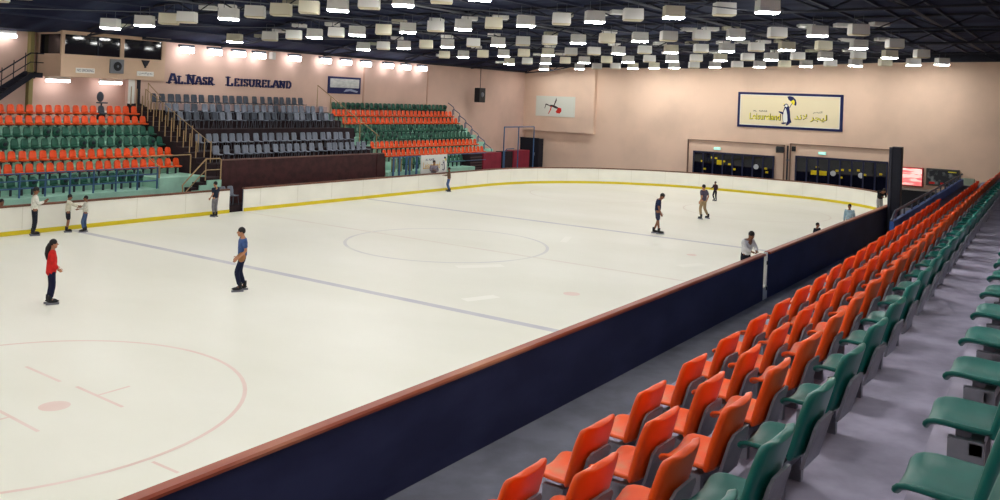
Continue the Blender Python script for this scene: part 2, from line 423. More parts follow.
def far_rows(stand, x_right, cols, lefts, rights, pitch, end_word, tips):
    """cols: colour of each row, bottom up"""
    for k, c in enumerate(cols):
        n = int((rights[k] - lefts[k]) / pitch)
        for i in range(n):
            x = rights[k] - (i + 0.5) * pitch
            tip = random.random() < tips and c == 'g'
            me = (SEAT_GT if tip else SEAT_G) if c == 'g' else SEAT_O
            if stand == 'left' and k == 6 and i == 4: me = far_seat_grey
            o = link(('green' if c == 'g' else 'orange') + '_bucket_seat', me, None, (x + random.uniform(-.012, .012), yrow(k), tread(k)), random.uniform(-.04, .04))
            colr = 'charcoal' if me is not SEAT_G and me is not SEAT_GT and me is not SEAT_O else ('dark green' if c == 'g' else 'orange')
            rn = 'top' if k == len(cols) - 1 else ROWNAME[k]
            tag(o, '%s bucket seat, %s from the %s, %s row of %s far stand' % (colr, ordinal(i + 1), end_word, rn, stand), 'seat', '%s row of the %s far stand' % (rn, stand))
far_seat_grey = far_seat_mesh('charcoal_bucket', DGREY_P)
far_rows('left', -1.1, 'googgoo'[0:1] + 'oo' + 'gg' + 'oo', [-10.9, -10.5, -10.1, -9.7, -9.3, -8.9, -8.6], [-3.75, -1.25, -1.15, -1.1, -1.05, -1.0, -1.0], 0.447, 'tan stair', 0.4)
far_rows('right', 25.2, 'googg' + 'oog', [14.0, 13.2, 13.0, 12.9, 12.8, 12.7, 12.7, 13.3], [21.0, 24.6, 24.8, 25.1, 25.3, 25.6, 25.9, 26.2], 0.462, 'blue rails', 0.25)

# middle block: grey chairs on dark platforms behind a maroon front
platforms = [(26.55, 27.75, 2.13), (27.75, 29.2, 2.66), (29.2, 30.4, 3.72), (30.4, 31.5, 4.12), (31.5, 33.0, 4.6)]
poly = [(26.55, FZ)]
for y0, y1, z in platforms: poly += [(y0, z), (y1, z)]
poly += [(33.0, FZ)]
struct(MB().prism(poly, 0, -0.15, 12.2).build('terrace_middle', BROWN_D))
struct(MB().box(-0.1, 12.0, 31.45, 31.55, 4.62, 4.95).build('terrace_middle_upstand', mat('pinkish_upstand', (176, 150, 148), 0.8, 0.1)))
crow = [(27.2, 2.13, 0.1, 11.6, CH_G, 'front'), (28.35, 2.66, -0.1, 11.0, CH_G, 'second'), (29.9, 3.72, -0.05, 11.4, CH_G, 'third'), (31.0, 4.12, -0.05, 11.4, CH_G, 'fourth'), (32.2, 4.6, -0.05, 10.6, CH_D, 'top')]
for ri, (y, z, x0, x1, me, rn) in enumerate(crow):
    x = x0 + 0.25; i = 1
    while x < x1:
        if me is CH_G and ri >= 2 and random.random() < 0.35: use = CH_D
        else: use = me
        o = link('grey_chair', use, None, (x, y + random.uniform(-.04, .04), z), random.uniform(-.14, .14))
        tag(o, '%s stacking chair, %s from the tan stair, %s row of middle stand' % ('charcoal' if use is CH_D else 'grey', ordinal(i), rn), 'chair', '%s row of grey chairs in the middle stand' % rn)
        i += 1; x += 0.49 + random.choice((0, 0, 0, 0.02, 0.16)) + random.uniform(-.02, .02)
t = thing('stand_fascia', 'long dark maroon panel fronting the grey chair stand', 'panel', (0, 26.5, 0))
MB().box(0.0, 11.95, -0.05, 0.04, FZ, 2.32).build('panel_board', MAROON_D, t)
MB().tube([(0.0, -0.02, 2.36), (11.95, -0.02, 2.36)], 0.035, 6).build('top_rail', mat('bronze_rail', (120, 88, 80), 0.5, 0.4), t)
MB().prism([(11.3, 1.0), (12.1, 1.0), (11.95, 2.32), (11.3, 2.32)], 1, -0.09, -0.05).build('end_flap', MAROON_D, t)

# ------------------------------------------------------------------ railings of the far side
def rail_fence(name, label, pts, h, n_rails, m, r=0.03, post_every=1, ends=None):
    t = thing(name, label, 'railing', (0, 0, 0))
    for i, p in enumerate(pts):
        MB().tube([(p[0], p[1], p[2]), (p[0], p[1], p[2] + h)], r * 1.25, 6).build('post', m, t)
    for k in range(n_rails):
        z = h * (1 - k / n_rails * 0.92)
        MB().tube([(p[0], p[1], p[2] + z) for p in pts], r, 6).build('rail', m, t)
    return t
rail_fence('front_railing', 'blue front railing of the left far stand, three rails', [(-10.9 + i * 1.05, 26.42, tread(0)) for i in range(7)] + [(-3.6, 26.42, tread(0))], 0.98, 3, BLUE_RAIL)
t = thing('end_railing', 'short tan railing closing the right end of blue railing', 'railing', (-3.5, 26.45, tread(0)))
MB().tube([(0, -0.03, 0), (0, -0.03, 1.05)], 0.04, 6).build('post', TAN, t)
MB().tube([(0, 0, 1.0), (0, 0.9, 1.4), (2.4, 0.95, 1.42)], 0.03, 6).build('rail', TAN, t)
MB().tube([(2.4, 0.95, 0.5), (2.4, 0.95, 1.42)], 0.03, 6).build('post', TAN, t)
# long tan balustrade of the aisle between left and middle stands
t = thing('aisle_balustrade', 'tan balustrade climbing the aisle left of the grey chairs', 'railing', (0, 0, 0))
st = MB()
pl = [(26.6, FZ)]
for j in range(12): pl += [(26.6 + j * 0.53, 2.2 + j * 0.23 - 0.23), (26.6 + j * 0.53, 2.2 + j * 0.23)]
pl += [(33.0, 4.9), (33.0, FZ)]
struct(MB().prism(pl, 0, -0.98, -0.17).build('terrace_aisle_steps', BROWN_D))
tops = []
for j in range(24):
    y = 27.0 + 0.25 * j; z0 = 2.1 + 0.115 * j; x = -0.25 if j % 2 == 0 else -0.93
    MB().tube([(x, y, z0 - 0.25), (x, y, z0 + 1.05 + (0.12 if j % 3 == 0 else 0))], 0.026, 6).build('baluster', TAN, t)
    if j % 2 == 0: tops.append((x, y, z0 + 1.05))
for a, b in zip(tops[:-1], tops[1:]):
    MB().tube([a, b], 0.016, 6).build('hand_rail', TAN, t)
MB().tube([(-0.25, 32.3, 5.1), (-0.25, 32.3, 6.0), (-0.25, 31.2, 5.3)], 0.025, 6).build('hand_rail', TAN, t)
t = thing('aisle_railing', 'bronze railing between the grey chairs and right far stand', 'railing', (12.05, 0, 0))
MB().tube([(0, 32.4, 4.9), (0, 32.4, 6.3), (0, 29.6, 4.75), (0, 27.0, 3.35)], 0.03, 6).build('hand_rail', TAN, t)
for y in (31.2, 29.9, 28.6, 27.2):
    MB().tube([(0, y, 2.2 + (y - 27.2) * 0.5), (0, y, 3.45 + (y - 27.2) * 0.53)], 0.03, 6).build('post', TAN, t)
# small stair up to the middle stand
t = thing('access_stair', 'mint green stair block with brown treads and tan handrail', 'stair', (-0.5, 25.75, FZ))
pl = [(-2.1, 0), (-2.1, 1.25)]
for j in range(4): pl += [(-2.1 + 0.42 * (j + 1) - 0.02, 1.25 + 0.22 * j), (-2.1 + 0.42 * (j + 1) - 0.02, 1.25 + 0.22 * (j + 1))] if j < 3 else [(-0.03, 1.25 + 0.22 * j)]
pl += [(-0.03, 0)]
MB().prism(pl, 1, 0.0, 0.06).build('side_plate', MINT, t)
pl2 = [(x, z - 0.02 if z else 0) for x, z in pl]
MB().prism([(x, min(z + 0.12, 2.2) if z > 0.5 else 0) for x, z in pl], 1, 0.07, 0.75).build('tread_block', BROWN_D, t)
MB().tube([(-2.15, 0.03, 1.1), (-2.2, 0.03, 1.75), (-2.0, 0.03, 1.95), (-0.95, 0.03, 2.93), (-0.16, 0.03, 2.93), (-0.07, 0.03, 2.85), (-0.07, 0.03, 1.6)], 0.032, 6).build('hand_rail', TAN, t)
MB().tube([(-2.0, 0.03, 1.45), (-0.95, 0.03, 2.4), (-0.07, 0.03, 2.4)], 0.025, 6).build('lower_rail', TAN, t)
MB().tube([(-0.95, 0.03, 1.9), (-0.95, 0.03, 2.93)], 0.028, 6).build('post', TAN, t)
# stepped inverted-U rails at the right end of the right stand
for k in range(7):
    y = yrow(7 - k); z = tread(7 - k)
    t = thing('step_rail', 'blue looped step rail, %s from top, beside right far stand' % ordinal(k + 1), 'railing', (24.75 + 0.27 * (7 - k), y, z), 0, 'blue loop rails down the right stand end')
    MB().tube([(0, 0.33, 0.0), (0, 0.33, 0.85), (0, 0.25, 0.93), (0, -0.31, 0.62), (0, -0.38, 0.5), (0, -0.38, 0.0)], 0.028, 6).build('loop_tube', BLUE_RAIL, t)
    MB().box(-0.07, 0.07, 0.30, 0.40, -0.0, 0.02).build('foot_plate', BLUE_RAIL, t)
# front posts and banner of the right stand
t = thing('front_railing', 'tall blue posts fronting the right far stand beside the banner', 'railing', (0, 26.2, tread(0) - 0.5))
for x in (12.55, 13.1, 13.75, 14.1, 14.75):
    MB().box(x - 0.05, x + 0.05, -0.04, 0.04, -0.7, 1.45).build('post', BLUE_RAIL, t)
MB().tube([(12.4, 0, 1.42), (22.3, 0, 1.42)], 0.03, 6).build('rail', BLUE_RAIL, t)
MB().tube([(18.2, 0, 0.95), (22.3, 0, 0.95)], 0.022, 6).build('rail', BLUE_RAIL, t)
for i, x in enumerate((12.8, 13.4, 14.4)):
    tag(MB().use(0).bbox(x - 0.13, x + 0.13, 26.35, 26.5, 1.18, 1.98, 0.03).build('bundle', mat('khaki_bundle', (150, 138, 92), 0.8, 0.1, noise=0.3, scale=4)), 'khaki bundle standing behind blue posts, %s from the maroon panel' % ordinal(i + 1), 'bundle', 'bundles behind the blue posts')
t = thing('banner', 'white banner with gold script and small penguin on far railing', 'banner', (16.4, 26.1, 0.95))
MB().bbox(-1.35, 1.35, 0, 0.04, 0.0, 1.2, 0.012).build('banner_sheet', mat('white_vinyl', (232, 232, 226), 0.6, 0.2), t)
text_mesh('small_lettering', 'AL NASR', 0.25, NAVY_P, t, wall_y(-0.45, -0.004, 0.83), 0.003, 0.9, 0.14)
text_mesh('gold_lettering', 'Leisureland', 0.5, mat('gold_paint', (212, 166, 50), 0.6, 0.2), t, wall_y(-0.25, -0.004, 0.32), 0.003, 1.7, 0.42)
def penguin(parent, M, s, blackm, whitem, yelm):
    """flat painted penguin with an umbrella; M maps (x right, y up, z out)"""
    P = lambda pts, z, m, name: MB().add([(x * s, y * s, z) for x, y in pts], [list(range(len(pts)))], M).build(name, m, parent)
    P([(-.13, .0), (.02, -.02), (.17, .02), (.24, .05), (.18, .25), (.15, .55), (.10, .78), (.03, .9), (-.03, .93), (-.1, .9), (-.17, .84), (-.1, .8), (-.16, .6), (-.2, .38), (-.18, .14)], 0.004, blackm, 'penguin_body')
    P([(-.12, .04), (.0, .02), (.05, .12), (.03, .4), (-.02, .62), (-.06, .72), (-.13, .58), (-.17, .36), (-.16, .14)], 0.006, whitem, 'penguin_belly')
    P([(-.10, .80), (-.02, .76), (.03, .80), (.02, .87), (-.06, .89)], 0.007, whitem, 'penguin_face')
    P([(-.14, .47), (-.2, .42), (-.36, .5), (-.38, .56), (-.2, .53)], 0.005, blackm, 'penguin_flipper')
    P([(-.22, .03), (-.02, .05), (.0, .01), (-.14, -.05), (-.24, -.02)], 0.007, blackm, 'penguin_foot')
    P([(.0, -.03), (.14, .03), (.16, -.01), (.04, -.1), (-.04, -.08)], 0.007, blackm, 'penguin_foot')
    P([(-.1, .88), (-.17, .9), (-.2, .93), (-.12, .92)], 0.008, yelm, 'penguin_beak')
    P([(.0, 1.26), (.12, 1.29), (.28, 1.25), (.4, 1.12), (.44, .96), (.42, .84), (.36, .86), (.2, 1.02), (.06, 1.12)], 0.004, blackm, 'umbrella_canopy')
    P([(.16, 1.02), (.3, 1.13), (.36, 1.02), (.34, .9), (.28, .86)], 0.006, yelm, 'umbrella_panel')
    P([(.10, .74), (.13, .72), (.27, .98), (.25, .99)], 0.008, blackm, 'umbrella_stick')
penguin(t, wall_y(0.98, -0.003, 0.2), 0.66, NAVY_P, WHITE, YEL_P)
t = thing('equipment_cabinet', 'maroon cabinet with dark louvred side below the right far stand', 'cabinet', (23.4, 26.7, FZ))
MB().bbox(-0.65, 1.6, 0, 0.9, 0, 2.45, 0.03).build('body', MAROON, t)
MB().box(-2.1, -0.7, 0.1, 0.9, 0, 2.4).build('dark_bay', BROWN_D, t)
mb = MB()
for k in range(7): mb.box(-2.1, -0.7, 0.06, 0.1, 1.0 + 0.19 * k, 1.08 + 0.19 * k)
mb.build('louvre', mat('louvre_brown', (84, 62, 62), 0.7, 0.2), t)
t = thing('equipment_cabinet', 'maroon cabinet beside the dark doorway under the wall box', 'cabinet', (34.4, 31.0, FZ))
MB().bbox(-1.2, 1.3, 0, 0.9, 0, 2.05, 0.03).build('body', MAROON, t)
MB().box(-2.6, -1.25, 0.05, 0.85, 0, 2.0).build('dark_bay', BROWN_D, t)
t = thing('pipe_frame', 'blue pipe portal frame standing before the dark doorway', 'frame', (29.4, 28.0, FZ))
for x in (-2.2, -0.2, 2.05): MB().tube([(x, 0, 0), (x, 0, 4.2)], 0.045, 8).build('upright', BLUE_RAIL, t)
MB().tube([(-2.2, 0, 4.2), (2.05, 0, 4.2)], 0.045, 8).build('cross_bar', BLUE_RAIL, t)
MB().tube([(-1.6, 0.3, 0), (-1.6, 0.3, 2.3), (-1.3, 0.3, 2.5), (-0.3, 0.3, 2.5)], 0.035, 8).build('hand_rail', BLUE_RAIL, t)
d = MB().box(37.2, 37.9, 31.0, 32.95, FZ, 2.55).build('door_1', mat('dark_doorway', (30, 32, 42), 0.6, 0.2)); struct(d)
MB().box(37.16, 37.2, 31.0, 31.08, FZ, 2.6).box(37.16, 37.2, 31.0, 32.95, 2.55, 2.62).build('door_frame', STEEL_D, d)
MB().tube([(37.14, 31.4, 1.1), (37.14, 31.4, 1.35)], 0.02, 6).build('door_handle', GALV, d)
struct(MB().box(13.0, 20.0, 25.1, 26.2, FZ, 0.05).build('floor_platform', BROWN_D))
# penalty bench chairs seen in the gap of the far board
for i, x in enumerate((-0.6, -0.12)):
    o = link('bench_chair', CH_G, None, (x, 25.36, 0.3), 0.1 * (i - 0.5))
    tag(o, 'grey chair in the gap of the far board, %s one' % ('left' if i == 0 else 'right'), 'chair', 'chairs in the board gap')
struct(MB().box(-1.4, 0.7, 25.0, 25.7, FZ, 0.3).build('floor_bench', BROWN_D))

# ------------------------------------------------------------------ left wall: booth, stair, letters, picture, speaker
t = thing('commentary_booth', 'beige commentary booth with dark windows above the left stand', 'booth', (0, 0, 0))
x0, x1, yf, yb = -4.75, 1.05, 32.8, 35.15
mb = MB().box(x0, x1, yf, yb, 6.15, 7.27)                       # apron
mb.box(x0, x1, yf, yb, 8.24, 8.42)                              # head
for a, c in ((x0, x0 + 0.16), (-1.6, -1.4), (0.84, x1)): mb.box(a, c, yf, yf + 0.14, 7.27, 8.24)
mb.box(x0, x0 + 0.14, yb - 0.3, yb, 7.27, 8.24); mb.box(x1 - 0.1, x1, yf + 0.14, yb, 7.27, 8.24)
mb.build('shell', BOOTH, t)
MB().box(-0.2, 1.3, yf - 0.1, yb, 8.42, 8.83).build('roof_block', mat('booth_block', (190, 172, 156), 0.8, 0.1), t)
MB().box(-3.1, -0.2, yf - 0.25, yf + 0.3, 8.5, 8.9).build('roof_duct', STEEL_D, t)
w = MB().box(x0 + 0.16, -1.6, yf + 0.07, yf + 0.1, 7.27, 8.24).build('front_window', GLASS_D, t)
MB().box(-2.85, -2.79, yf + 0.03, yf + 0.07, 7.27, 8.24).build('mullion', STEEL_D, w)
MB().box(-1.4, 0.84, yf + 0.07, yf + 0.1, 7.27, 8.24).build('front_window', GLASS_D, t)
MB().box(x0 + 0.05, x0 + 0.08, yf + 0.16, yb - 0.3, 7.27, 8.24).build('side_window', GLASS_D, t)
o = thing('notice_board', 'white notice reading NO SMOKING on the booth front', 'sign', (-3.5, yf - 0.03, 6.37))
MB().bbox(-0.5, 0.5, 0, 0.025, 0, 0.25, 0.008).build('plate', WHITE, o)
text_mesh('lettering', 'NO SMOKING', 0.2, NAVY_P, o, wall_y(0, -0.004, 0.06), 0.002, 0.88, 0.14)
o = thing('notice_board', 'white notice with Arabic lettering on the booth front', 'sign', (-0.13, yf - 0.03, 6.36))
MB().bbox(-0.5, 0.5, 0, 0.025, 0, 0.25, 0.008).build('plate', WHITE, o)
text_mesh('lettering', '\uFEE6\uFEF4\uFEA7\uFEAA\uFE98\uFEDF\uFE8D \uFECA\uFEE8\uFEE4\uFEE3', 0.2, NAVY_P, o, wall_y(0, -0.004, 0.06), 0.002, 0.8, 0.15)
o = thing('speaker_box', 'grey square box with round dark speaker on booth front', 'speaker', (-1.83, yf - 0.125, 6.43))
MB().bbox(-0.38, 0.38, 0, 0.12, 0, 0.73, 0.02).build('cabinet', mat('grey_box', (124, 126, 132), 0.5, 0.3), o)
MB().use(0, True).sphere((0, -0.01, 0.36), (0.26, 0.04, 0.26), 20, 8).build('cone', BLACK, o)
MB().tube([(0.26 * math.cos(a), -0.02, 0.36 + 0.26 * math.sin(a)) for a in [2 * PI * i / 20 for i in range(21)]], 0.025, 6).build('rim', GALV, o)
MB().use(0, True).sphere((0, -0.05, 0.36), (0.07, 0.03, 0.07), 10, 6).build('dust_cap', STEEL_G, o)
o = thing('horn_speaker', 'small dark triangular horn speaker above the Arabic notice', 'speaker', (-0.17, yf - 0.1, 7.0))
MB().prism([(-0.22, 0.2), (0.22, 0.2), (0.06, -0.1), (-0.06, -0.1)], 1, -0.02, 0.1).build('horn', STEEL_D, o)
MB().box(-0.03, 0.03, 0.0, 0.1, -0.2, -0.1).build('bracket', STEEL_D, o)
for i, (x, lab) in enumerate(((-3.85, 'left'), (-0.95, 'right'))):
    o = thing('mounted_tube_light', 'glowing %s tube light under the booth soffit' % lab, 'light', (x, 34.6, 6.0), 0, 'tube lights under the booth')
    MB().bbox(-0.62, 0.62, -0.14, 0.14, 0.0, 0.14, 0.02).build('housing', WHITE, o)
    MB().bbox(-0.6, 0.6, -0.12, 0.12, -0.14, 0.0, 0.04).build('diffuser', TUBE_ON, o)
o = thing('wall_light', 'glowing tube light high at the far left, above the stair', 'light', (-6.4, 34.9, 8.0))
MB().bbox(-0.5, 0.5, -0.1, 0.25, 0.1, 0.3, 0.02).build('housing', WHITE, o)
MB().bbox(-0.5, 0.5, -0.15, 0.05, -0.05, 0.1, 0.03).build('diffuser', TUBE_ON, o)
# stair up to the booth
o = thing('booth_stair', 'dark steel stair with railing climbing to the booth door', 'stair', (0, 34.4, 0))
st = MB().prism([(-8.6, 4.0), (-8.3, 4.0), (-5.3, 6.3), (-4.75, 6.3), (-4.75, 6.05), (-5.2, 6.05), (-8.0, 3.95)], 1, 0, 0.08)
for k in range(12): st.box(-8.2 + k * 0.26, -7.9 + k * 0.26, 0.0, 0.7, 4.15 + k * 0.185, 4.2 + k * 0.185)
st.box(-5.3, -4.75, 0, 0.7, 6.25, 6.3)
st.build('flight', STEEL_D, o)
MB().prism([(-8.6, 4.05), (-5.3, 6.35), (-4.75, 6.35), (-4.75, 6.0), (-5.2, 5.95), (-8.6, 3.6)], 1, 0.7, 0.75).build('stringer', STEEL_D, o)
MB().tube([(-8.6, -0.02, 5.0), (-5.4, -0.02, 7.25), (-4.75, -0.02, 7.25)], 0.035, 6).build('hand_rail', STEEL_D, o)
MB().tube([(-8.6, -0.02, 4.55), (-5.4, -0.02, 6.8), (-4.75, -0.02, 6.8)], 0.025, 6).build('mid_rail', STEEL_D, o)
for k in range(7):
    x = -8.4 + k * 0.55; z = 4.15 + (x + 8.6) * 0.71 if x < -5.4 else 6.3
    MB().tube([(x, -0.02, z - 0.05), (x, -0.02, z + 1.0)], 0.022, 6).build('post', STEEL_D, o)
struct(MB().box(-5.15, -4.95, 34.9, 35.2, 4.0, 8.6).build('trim_column', mat('olive_column', (150, 140, 96), 0.8, 0.1)))
o = thing('red_poster', 'small dark red framed poster behind the booth stair', 'poster', (-7.7, 35.17, 6.5))
MB().box(-0.3, 0.42, -0.02, 0.02, 0, 0.85).build('frame', WHITE, o); MB().box(-0.24, 0.36, -0.03, -0.018, 0.06, 0.79).build('print', MAROON, o)
# operator chair above the stand
o = thing('operator_chair', 'dark chair on a small stand above the orange top row', 'chair', (-2.3, 33.2, tread(6) + 0.45))
MB().use(0, True).sphere((0, 0.12, 0.72), (0.2, 0.05, 0.27), 12, 8).build('backrest', DGREY_P, o)
MB().bbox(-0.22, 0.22, -0.25, 0.14, 0.38, 0.45, 0.03).build('seat', DGREY_P, o)
MB().tube([(0, 0, 0), (0, 0, 0.4)], 0.04, 8).build('pedestal', STEEL_D, o)
o2 = thing('platform', 'small white topped platform under the dark operator chair', 'platform', (-2.3, 33.2, tread(6)))
MB().box(-0.45, 0.45, -0.4, 0.4, 0.38, 0.45).build('deck', WHITE, o2)
MB().box(-0.12, 0.12, -0.2, 0.2, 0, 0.38).build('pedestal', STEEL_D, o2)
# big letters on the wall
o = thing('wall_lettering', 'navy letters AL NASR LEISURELAND on the left wall', 'lettering', (0, 32.98, 6.05))
def serif_word(s, xc, width, h, big):
    """letters in small capitals; each with slab serifs"""
    g = {'A': ([(0, 0, .38, 1), (.38, 1, .62, 1), (.62, 1, 1, 0), (.2, .35, .8, .35)], [(0, 0), (1, 0)], 0.95),
         'L': ([(.2, 0, .2, 1), (.2, 0, .85, 0), (.85, 0, .85, .25)], [(.2, 1), (.2, 0)], 0.8),
         'N': ([(.15, 0, .15, 1), (.15, 1, .85, 0), (.85, 0, .85, 1)], [(.15, 0), (.15, 1), (.85, 1)], 0.95),
         'S': ([(.85, .78, .7, .95), (.7, .95, .3, .95), (.3, .95, .15, .75), (.15, .75, .3, .55), (.3, .55, .7, .45), (.7, .45, .85, .25), (.85, .25, .7, .05), (.7, .05, .3, .05), (.3, .05, .15, .22)], [], 0.75),
         'R': ([(.2, 0, .2, 1), (.2, 1, .7, .97), (.7, .97, .82, .75), (.82, .75, .7, .52), (.7, .52, .2, .5), (.5, .5, .95, 0)], [(.2, 0), (.2, 1), (.92, 0)], 0.9),
         'E': ([(.2, 0, .2, 1), (.2, 1, .8, 1), (.2, .52, .65, .52), (.2, 0, .85, 0), (.8, 1, .8, .8), (.85, 0, .85, .22)], [], 0.8),
         'I': ([(.5, 0, .5, 1)], [(.5, 0), (.5, 1)], 0.45),
         'U': ([(.15, 1, .15, .3), (.15, .3, .35, .03), (.35, .03, .65, .03), (.65, .03, .85, .3), (.85, .3, .85, 1)], [(.15, 1), (.85, 1)], 0.9),
         'D': ([(.2, 0, .2, 1), (.2, 1, .6, .98), (.6, .98, .88, .7), (.88, .7, .88, .3), (.88, .3, .6, .02), (.6, .02, .2, 0)], [], 0.92),
         '.': ([(.4, .0, .4, .14)], [], 0.4)}
    adv = sum(g[c][2] * (1.25 if i in big else 1) * 0.95 for i, c in enumerate(s)); k = width / adv; x = xc - width / 2
    for i, c in enumerate(s):
        b = 1.22 if i in big else 1.0; hh = h * b; ww = g[c][2] * k * 0.95 * (1.25 if i in big else 1)
        mb = MB(); th = 0.095 * b
        lw = ww * 0.86
        for a, z0, e, z1 in g[c][0]:
            p = Vector((x + a * lw, z0 * hh)); q = Vector((x + e * lw, z1 * hh)); d = (q - p)
            if d.length < 1e-6: continue
            d.normalize(); wd = th if abs(d.y) > 0.5 else th * 0.7; n = Vector((-d.y, d.x)) * wd / 2; p -= d * 0.02; q += d * 0.02
            mb.prism([tuple(p - n), tuple(q - n), tuple(q + n), tuple(p + n)], 1, -0.05, 0.02)
        for a, z in g[c][1]:
            cx = x + a * lw; zz = z * hh; zz = max(0.03, min(zz, hh - 0.03))
            mb.prism([(cx - 0.13 * b, zz - 0.03), (cx + 0.13 * b, zz - 0.03), (cx + 0.13 * b, zz + 0.03), (cx - 0.13 * b, zz + 0.03)], 1, -0.05, 0.02)
        mb.build('letter', NAVY_P, o); x += ww
serif_word('AL.NASR', 2.95, 3.0, 0.42, {0, 3})
serif_word('LEISURELAND', 7.85, 5.05, 0.42, {0})
o = thing('wall_sign', 'navy framed sign with white panel high on the left wall', 'sign', (15.05, 32.93, 5.82))
MB().bbox(-1.55, 1.55, 0, 0.07, 0, 1.13, 0.015).build('board', NAVY_P, o)
MB().bbox(-1.38, 1.38, -0.015, 0.02, 0.4, 1.0, 0.02).build('panel', mat('pale_panel', (206, 208, 204), 0.6, 0.2, c2=(176, 180, 178), scale=2.5, stretch=(1, 1, 3)), o)
MB().prism([(-0.1, 0.12), (0.5, 0.2), (1.2, 0.1), (1.3, 0.2), (0.6, 0.34), (0.1, 0.3)], 1, -0.01, 0.0).build('swoosh', mat('grey_blue_paint', (150, 160, 184), 0.6, 0.2), o)
o = thing('hanging_speaker', 'black loudspeaker hanging on a rod by the left wall', 'speaker', (28.9, 31.6, 5.55))
MB().bbox(-0.42, 0.42, -0.25, 0.25, 0, 1.15, 0.04).build('cabinet', BLACK, o)
MB().use(0, True).sphere((0, -0.25, 0.62), (0.2, 0.05, 0.2), 14, 6).build('cone', STEEL_G, o)
MB().tube([(0, 0, 1.1), (0, 0, 3.3)], 0.03, 6).build('rod', STEEL_D, o)
for i, x in enumerate((2.19, 4.07, 5.75, 7.28, 10.1, 12.75, 14.65, 16.6, 18.9, 20.8, 22.7)):
    o = thing('wall_light', 'glowing wall light along the left wall top, %s from the booth' % ordinal(i + 1), 'light', (x, 32.45, 7.9), 0, 'wall lights along the left wall')
    MB().bbox(-0.42, 0.42, -0.05, 0.3, 0.17, 0.3, 0.02).build('reflector', STEEL_G, o)
    MB().bbox(-0.4, 0.4, -0.1, 0.16, -0.16, 0.16, 0.05).build('diffuser', TUBE_ON, o)
o = thing('wall_box', 'small pale vertical box between the wall lights on left wall', 'box', (8.55, 32.75, 7.75))
MB().bbox(-0.14, 0.14, -0.1, 0.25, 0, 0.45, 0.03).build('case', WHITE, o)

# ------------------------------------------------------------------ end wall: penguin sign, poster, entrances, pillar, screens
o = thing('penguin_sign', 'large navy framed cream sign with umbrella penguin and script', 'sign', (37.93, 9.93, 4.5))
MB().bbox(-0.02, 0.07, -3.86, 3.86, 0, 2.66, 0.02).build('frame', NAVY_P, o)
MB().box(-0.04, 0.0, -3.62, 3.62, 0.22, 2.44).build('cream_panel', CREAM, o)
MB().box(-0.045, -0.03, -3.66, 3.66, 0.18, 0.22).box(-0.045, -0.03, -3.66, 3.66, 2.44, 2.48).box(-0.045, -0.03, -3.66, -3.62, 0.18, 2.48).box(-0.045, -0.03, 3.62, 3.66, 0.18, 2.48).build('inner_edge', WHITE, o)
penguin(o, wall_x(-0.045, 0.12, 0.42), 1.58, NAVY_P, WHITE, YEL_P)
text_mesh('yellow_lettering_shadow', 'Leisureland', 0.5, BLACK, o, wall_x(-0.043, 1.72, 0.60), 0.002, 2.36, 0.5, 0.014)
text_mesh('yellow_lettering', 'Leisureland', 0.5, YEL_P, o, wall_x(-0.05, 1.75, 0.63), 0.003, 2.3, 0.47)
text_mesh('small_lettering', 'AL  NASR', 0.25, BLACK, o, wall_x(-0.045, 2.1, 1.2), 0.003, 1.1, 0.13)
ar = '\uFEAA\uFEE7\uFEFB \uFEAE\uFEA0\uFEF4\uFEDF'
text_mesh('arabic_lettering_shadow', ar, 0.5, BLACK, o, wall_x(-0.043, -1.62, 0.60), 0.002, 2.36, 0.56, 0.012)
text_mesh('arabic_lettering', ar, 0.5, YEL_P, o, wall_x(-0.05, -1.59, 0.63), 0.003, 2.3, 0.52)
text_mesh('small_arabic_lettering', '\uFEAE\uFEBC\uFEE8\uFEDF\uFE8D', 0.25, BLACK, o, wall_x(-0.045, -2.1, 1.22), 0.003, 0.65, 0.2)
o = thing('gymnast_poster', 'white wall poster of a leaping figure in black and red', 'poster', (37.54, 29.75, 4.55))
MB().bbox(0, 0.05, -1.95, 1.95, 0, 1.75, 0.012).build('sheet', mat('poster_white', (214, 216, 206), 0.6, 0.2), o)
F = wall_x(-0.005, 0, 0)
def flat(pts, z, m, name): MB().add([(x, y, z) for x, y in pts], [list(range(len(pts)))], F).build(name, m, o)
DKF = mat('figure_dark', (58, 44, 44), 0.6, 0.2)
flat([(-.65, .92), (-.45, 1.0), (-.2, 1.0), (.1, .9), (.35, .78), (.3, .66), (.0, .72), (-.25, .82), (-.5, .84)], 0.004, DKF, 'figure_torso')
flat([(-.42, .86), (-.3, .9), (-.42, .5), (-.62, .2), (-.68, .22), (-.52, .52)], 0.005, RED_P, 'figure_leg')
flat([(-.15, .95), (-.05, .95), (.15, 1.4), (.1, 1.65), (.02, 1.4)], 0.005, DKF, 'figure_leg')
flat([(-.65, .92), (-.6, 1.0), (-.95, 1.1), (-1.05, .7), (-1.0, .66), (-.9, .98)], 0.005, DKF, 'figure_arm')
flat([(.3, .8), (.62, .74), (.66, .5), (.5, .28), (.2, .3), (.08, .42), (.22, .62)], 0.006, RED_P, 'figure_skirt')
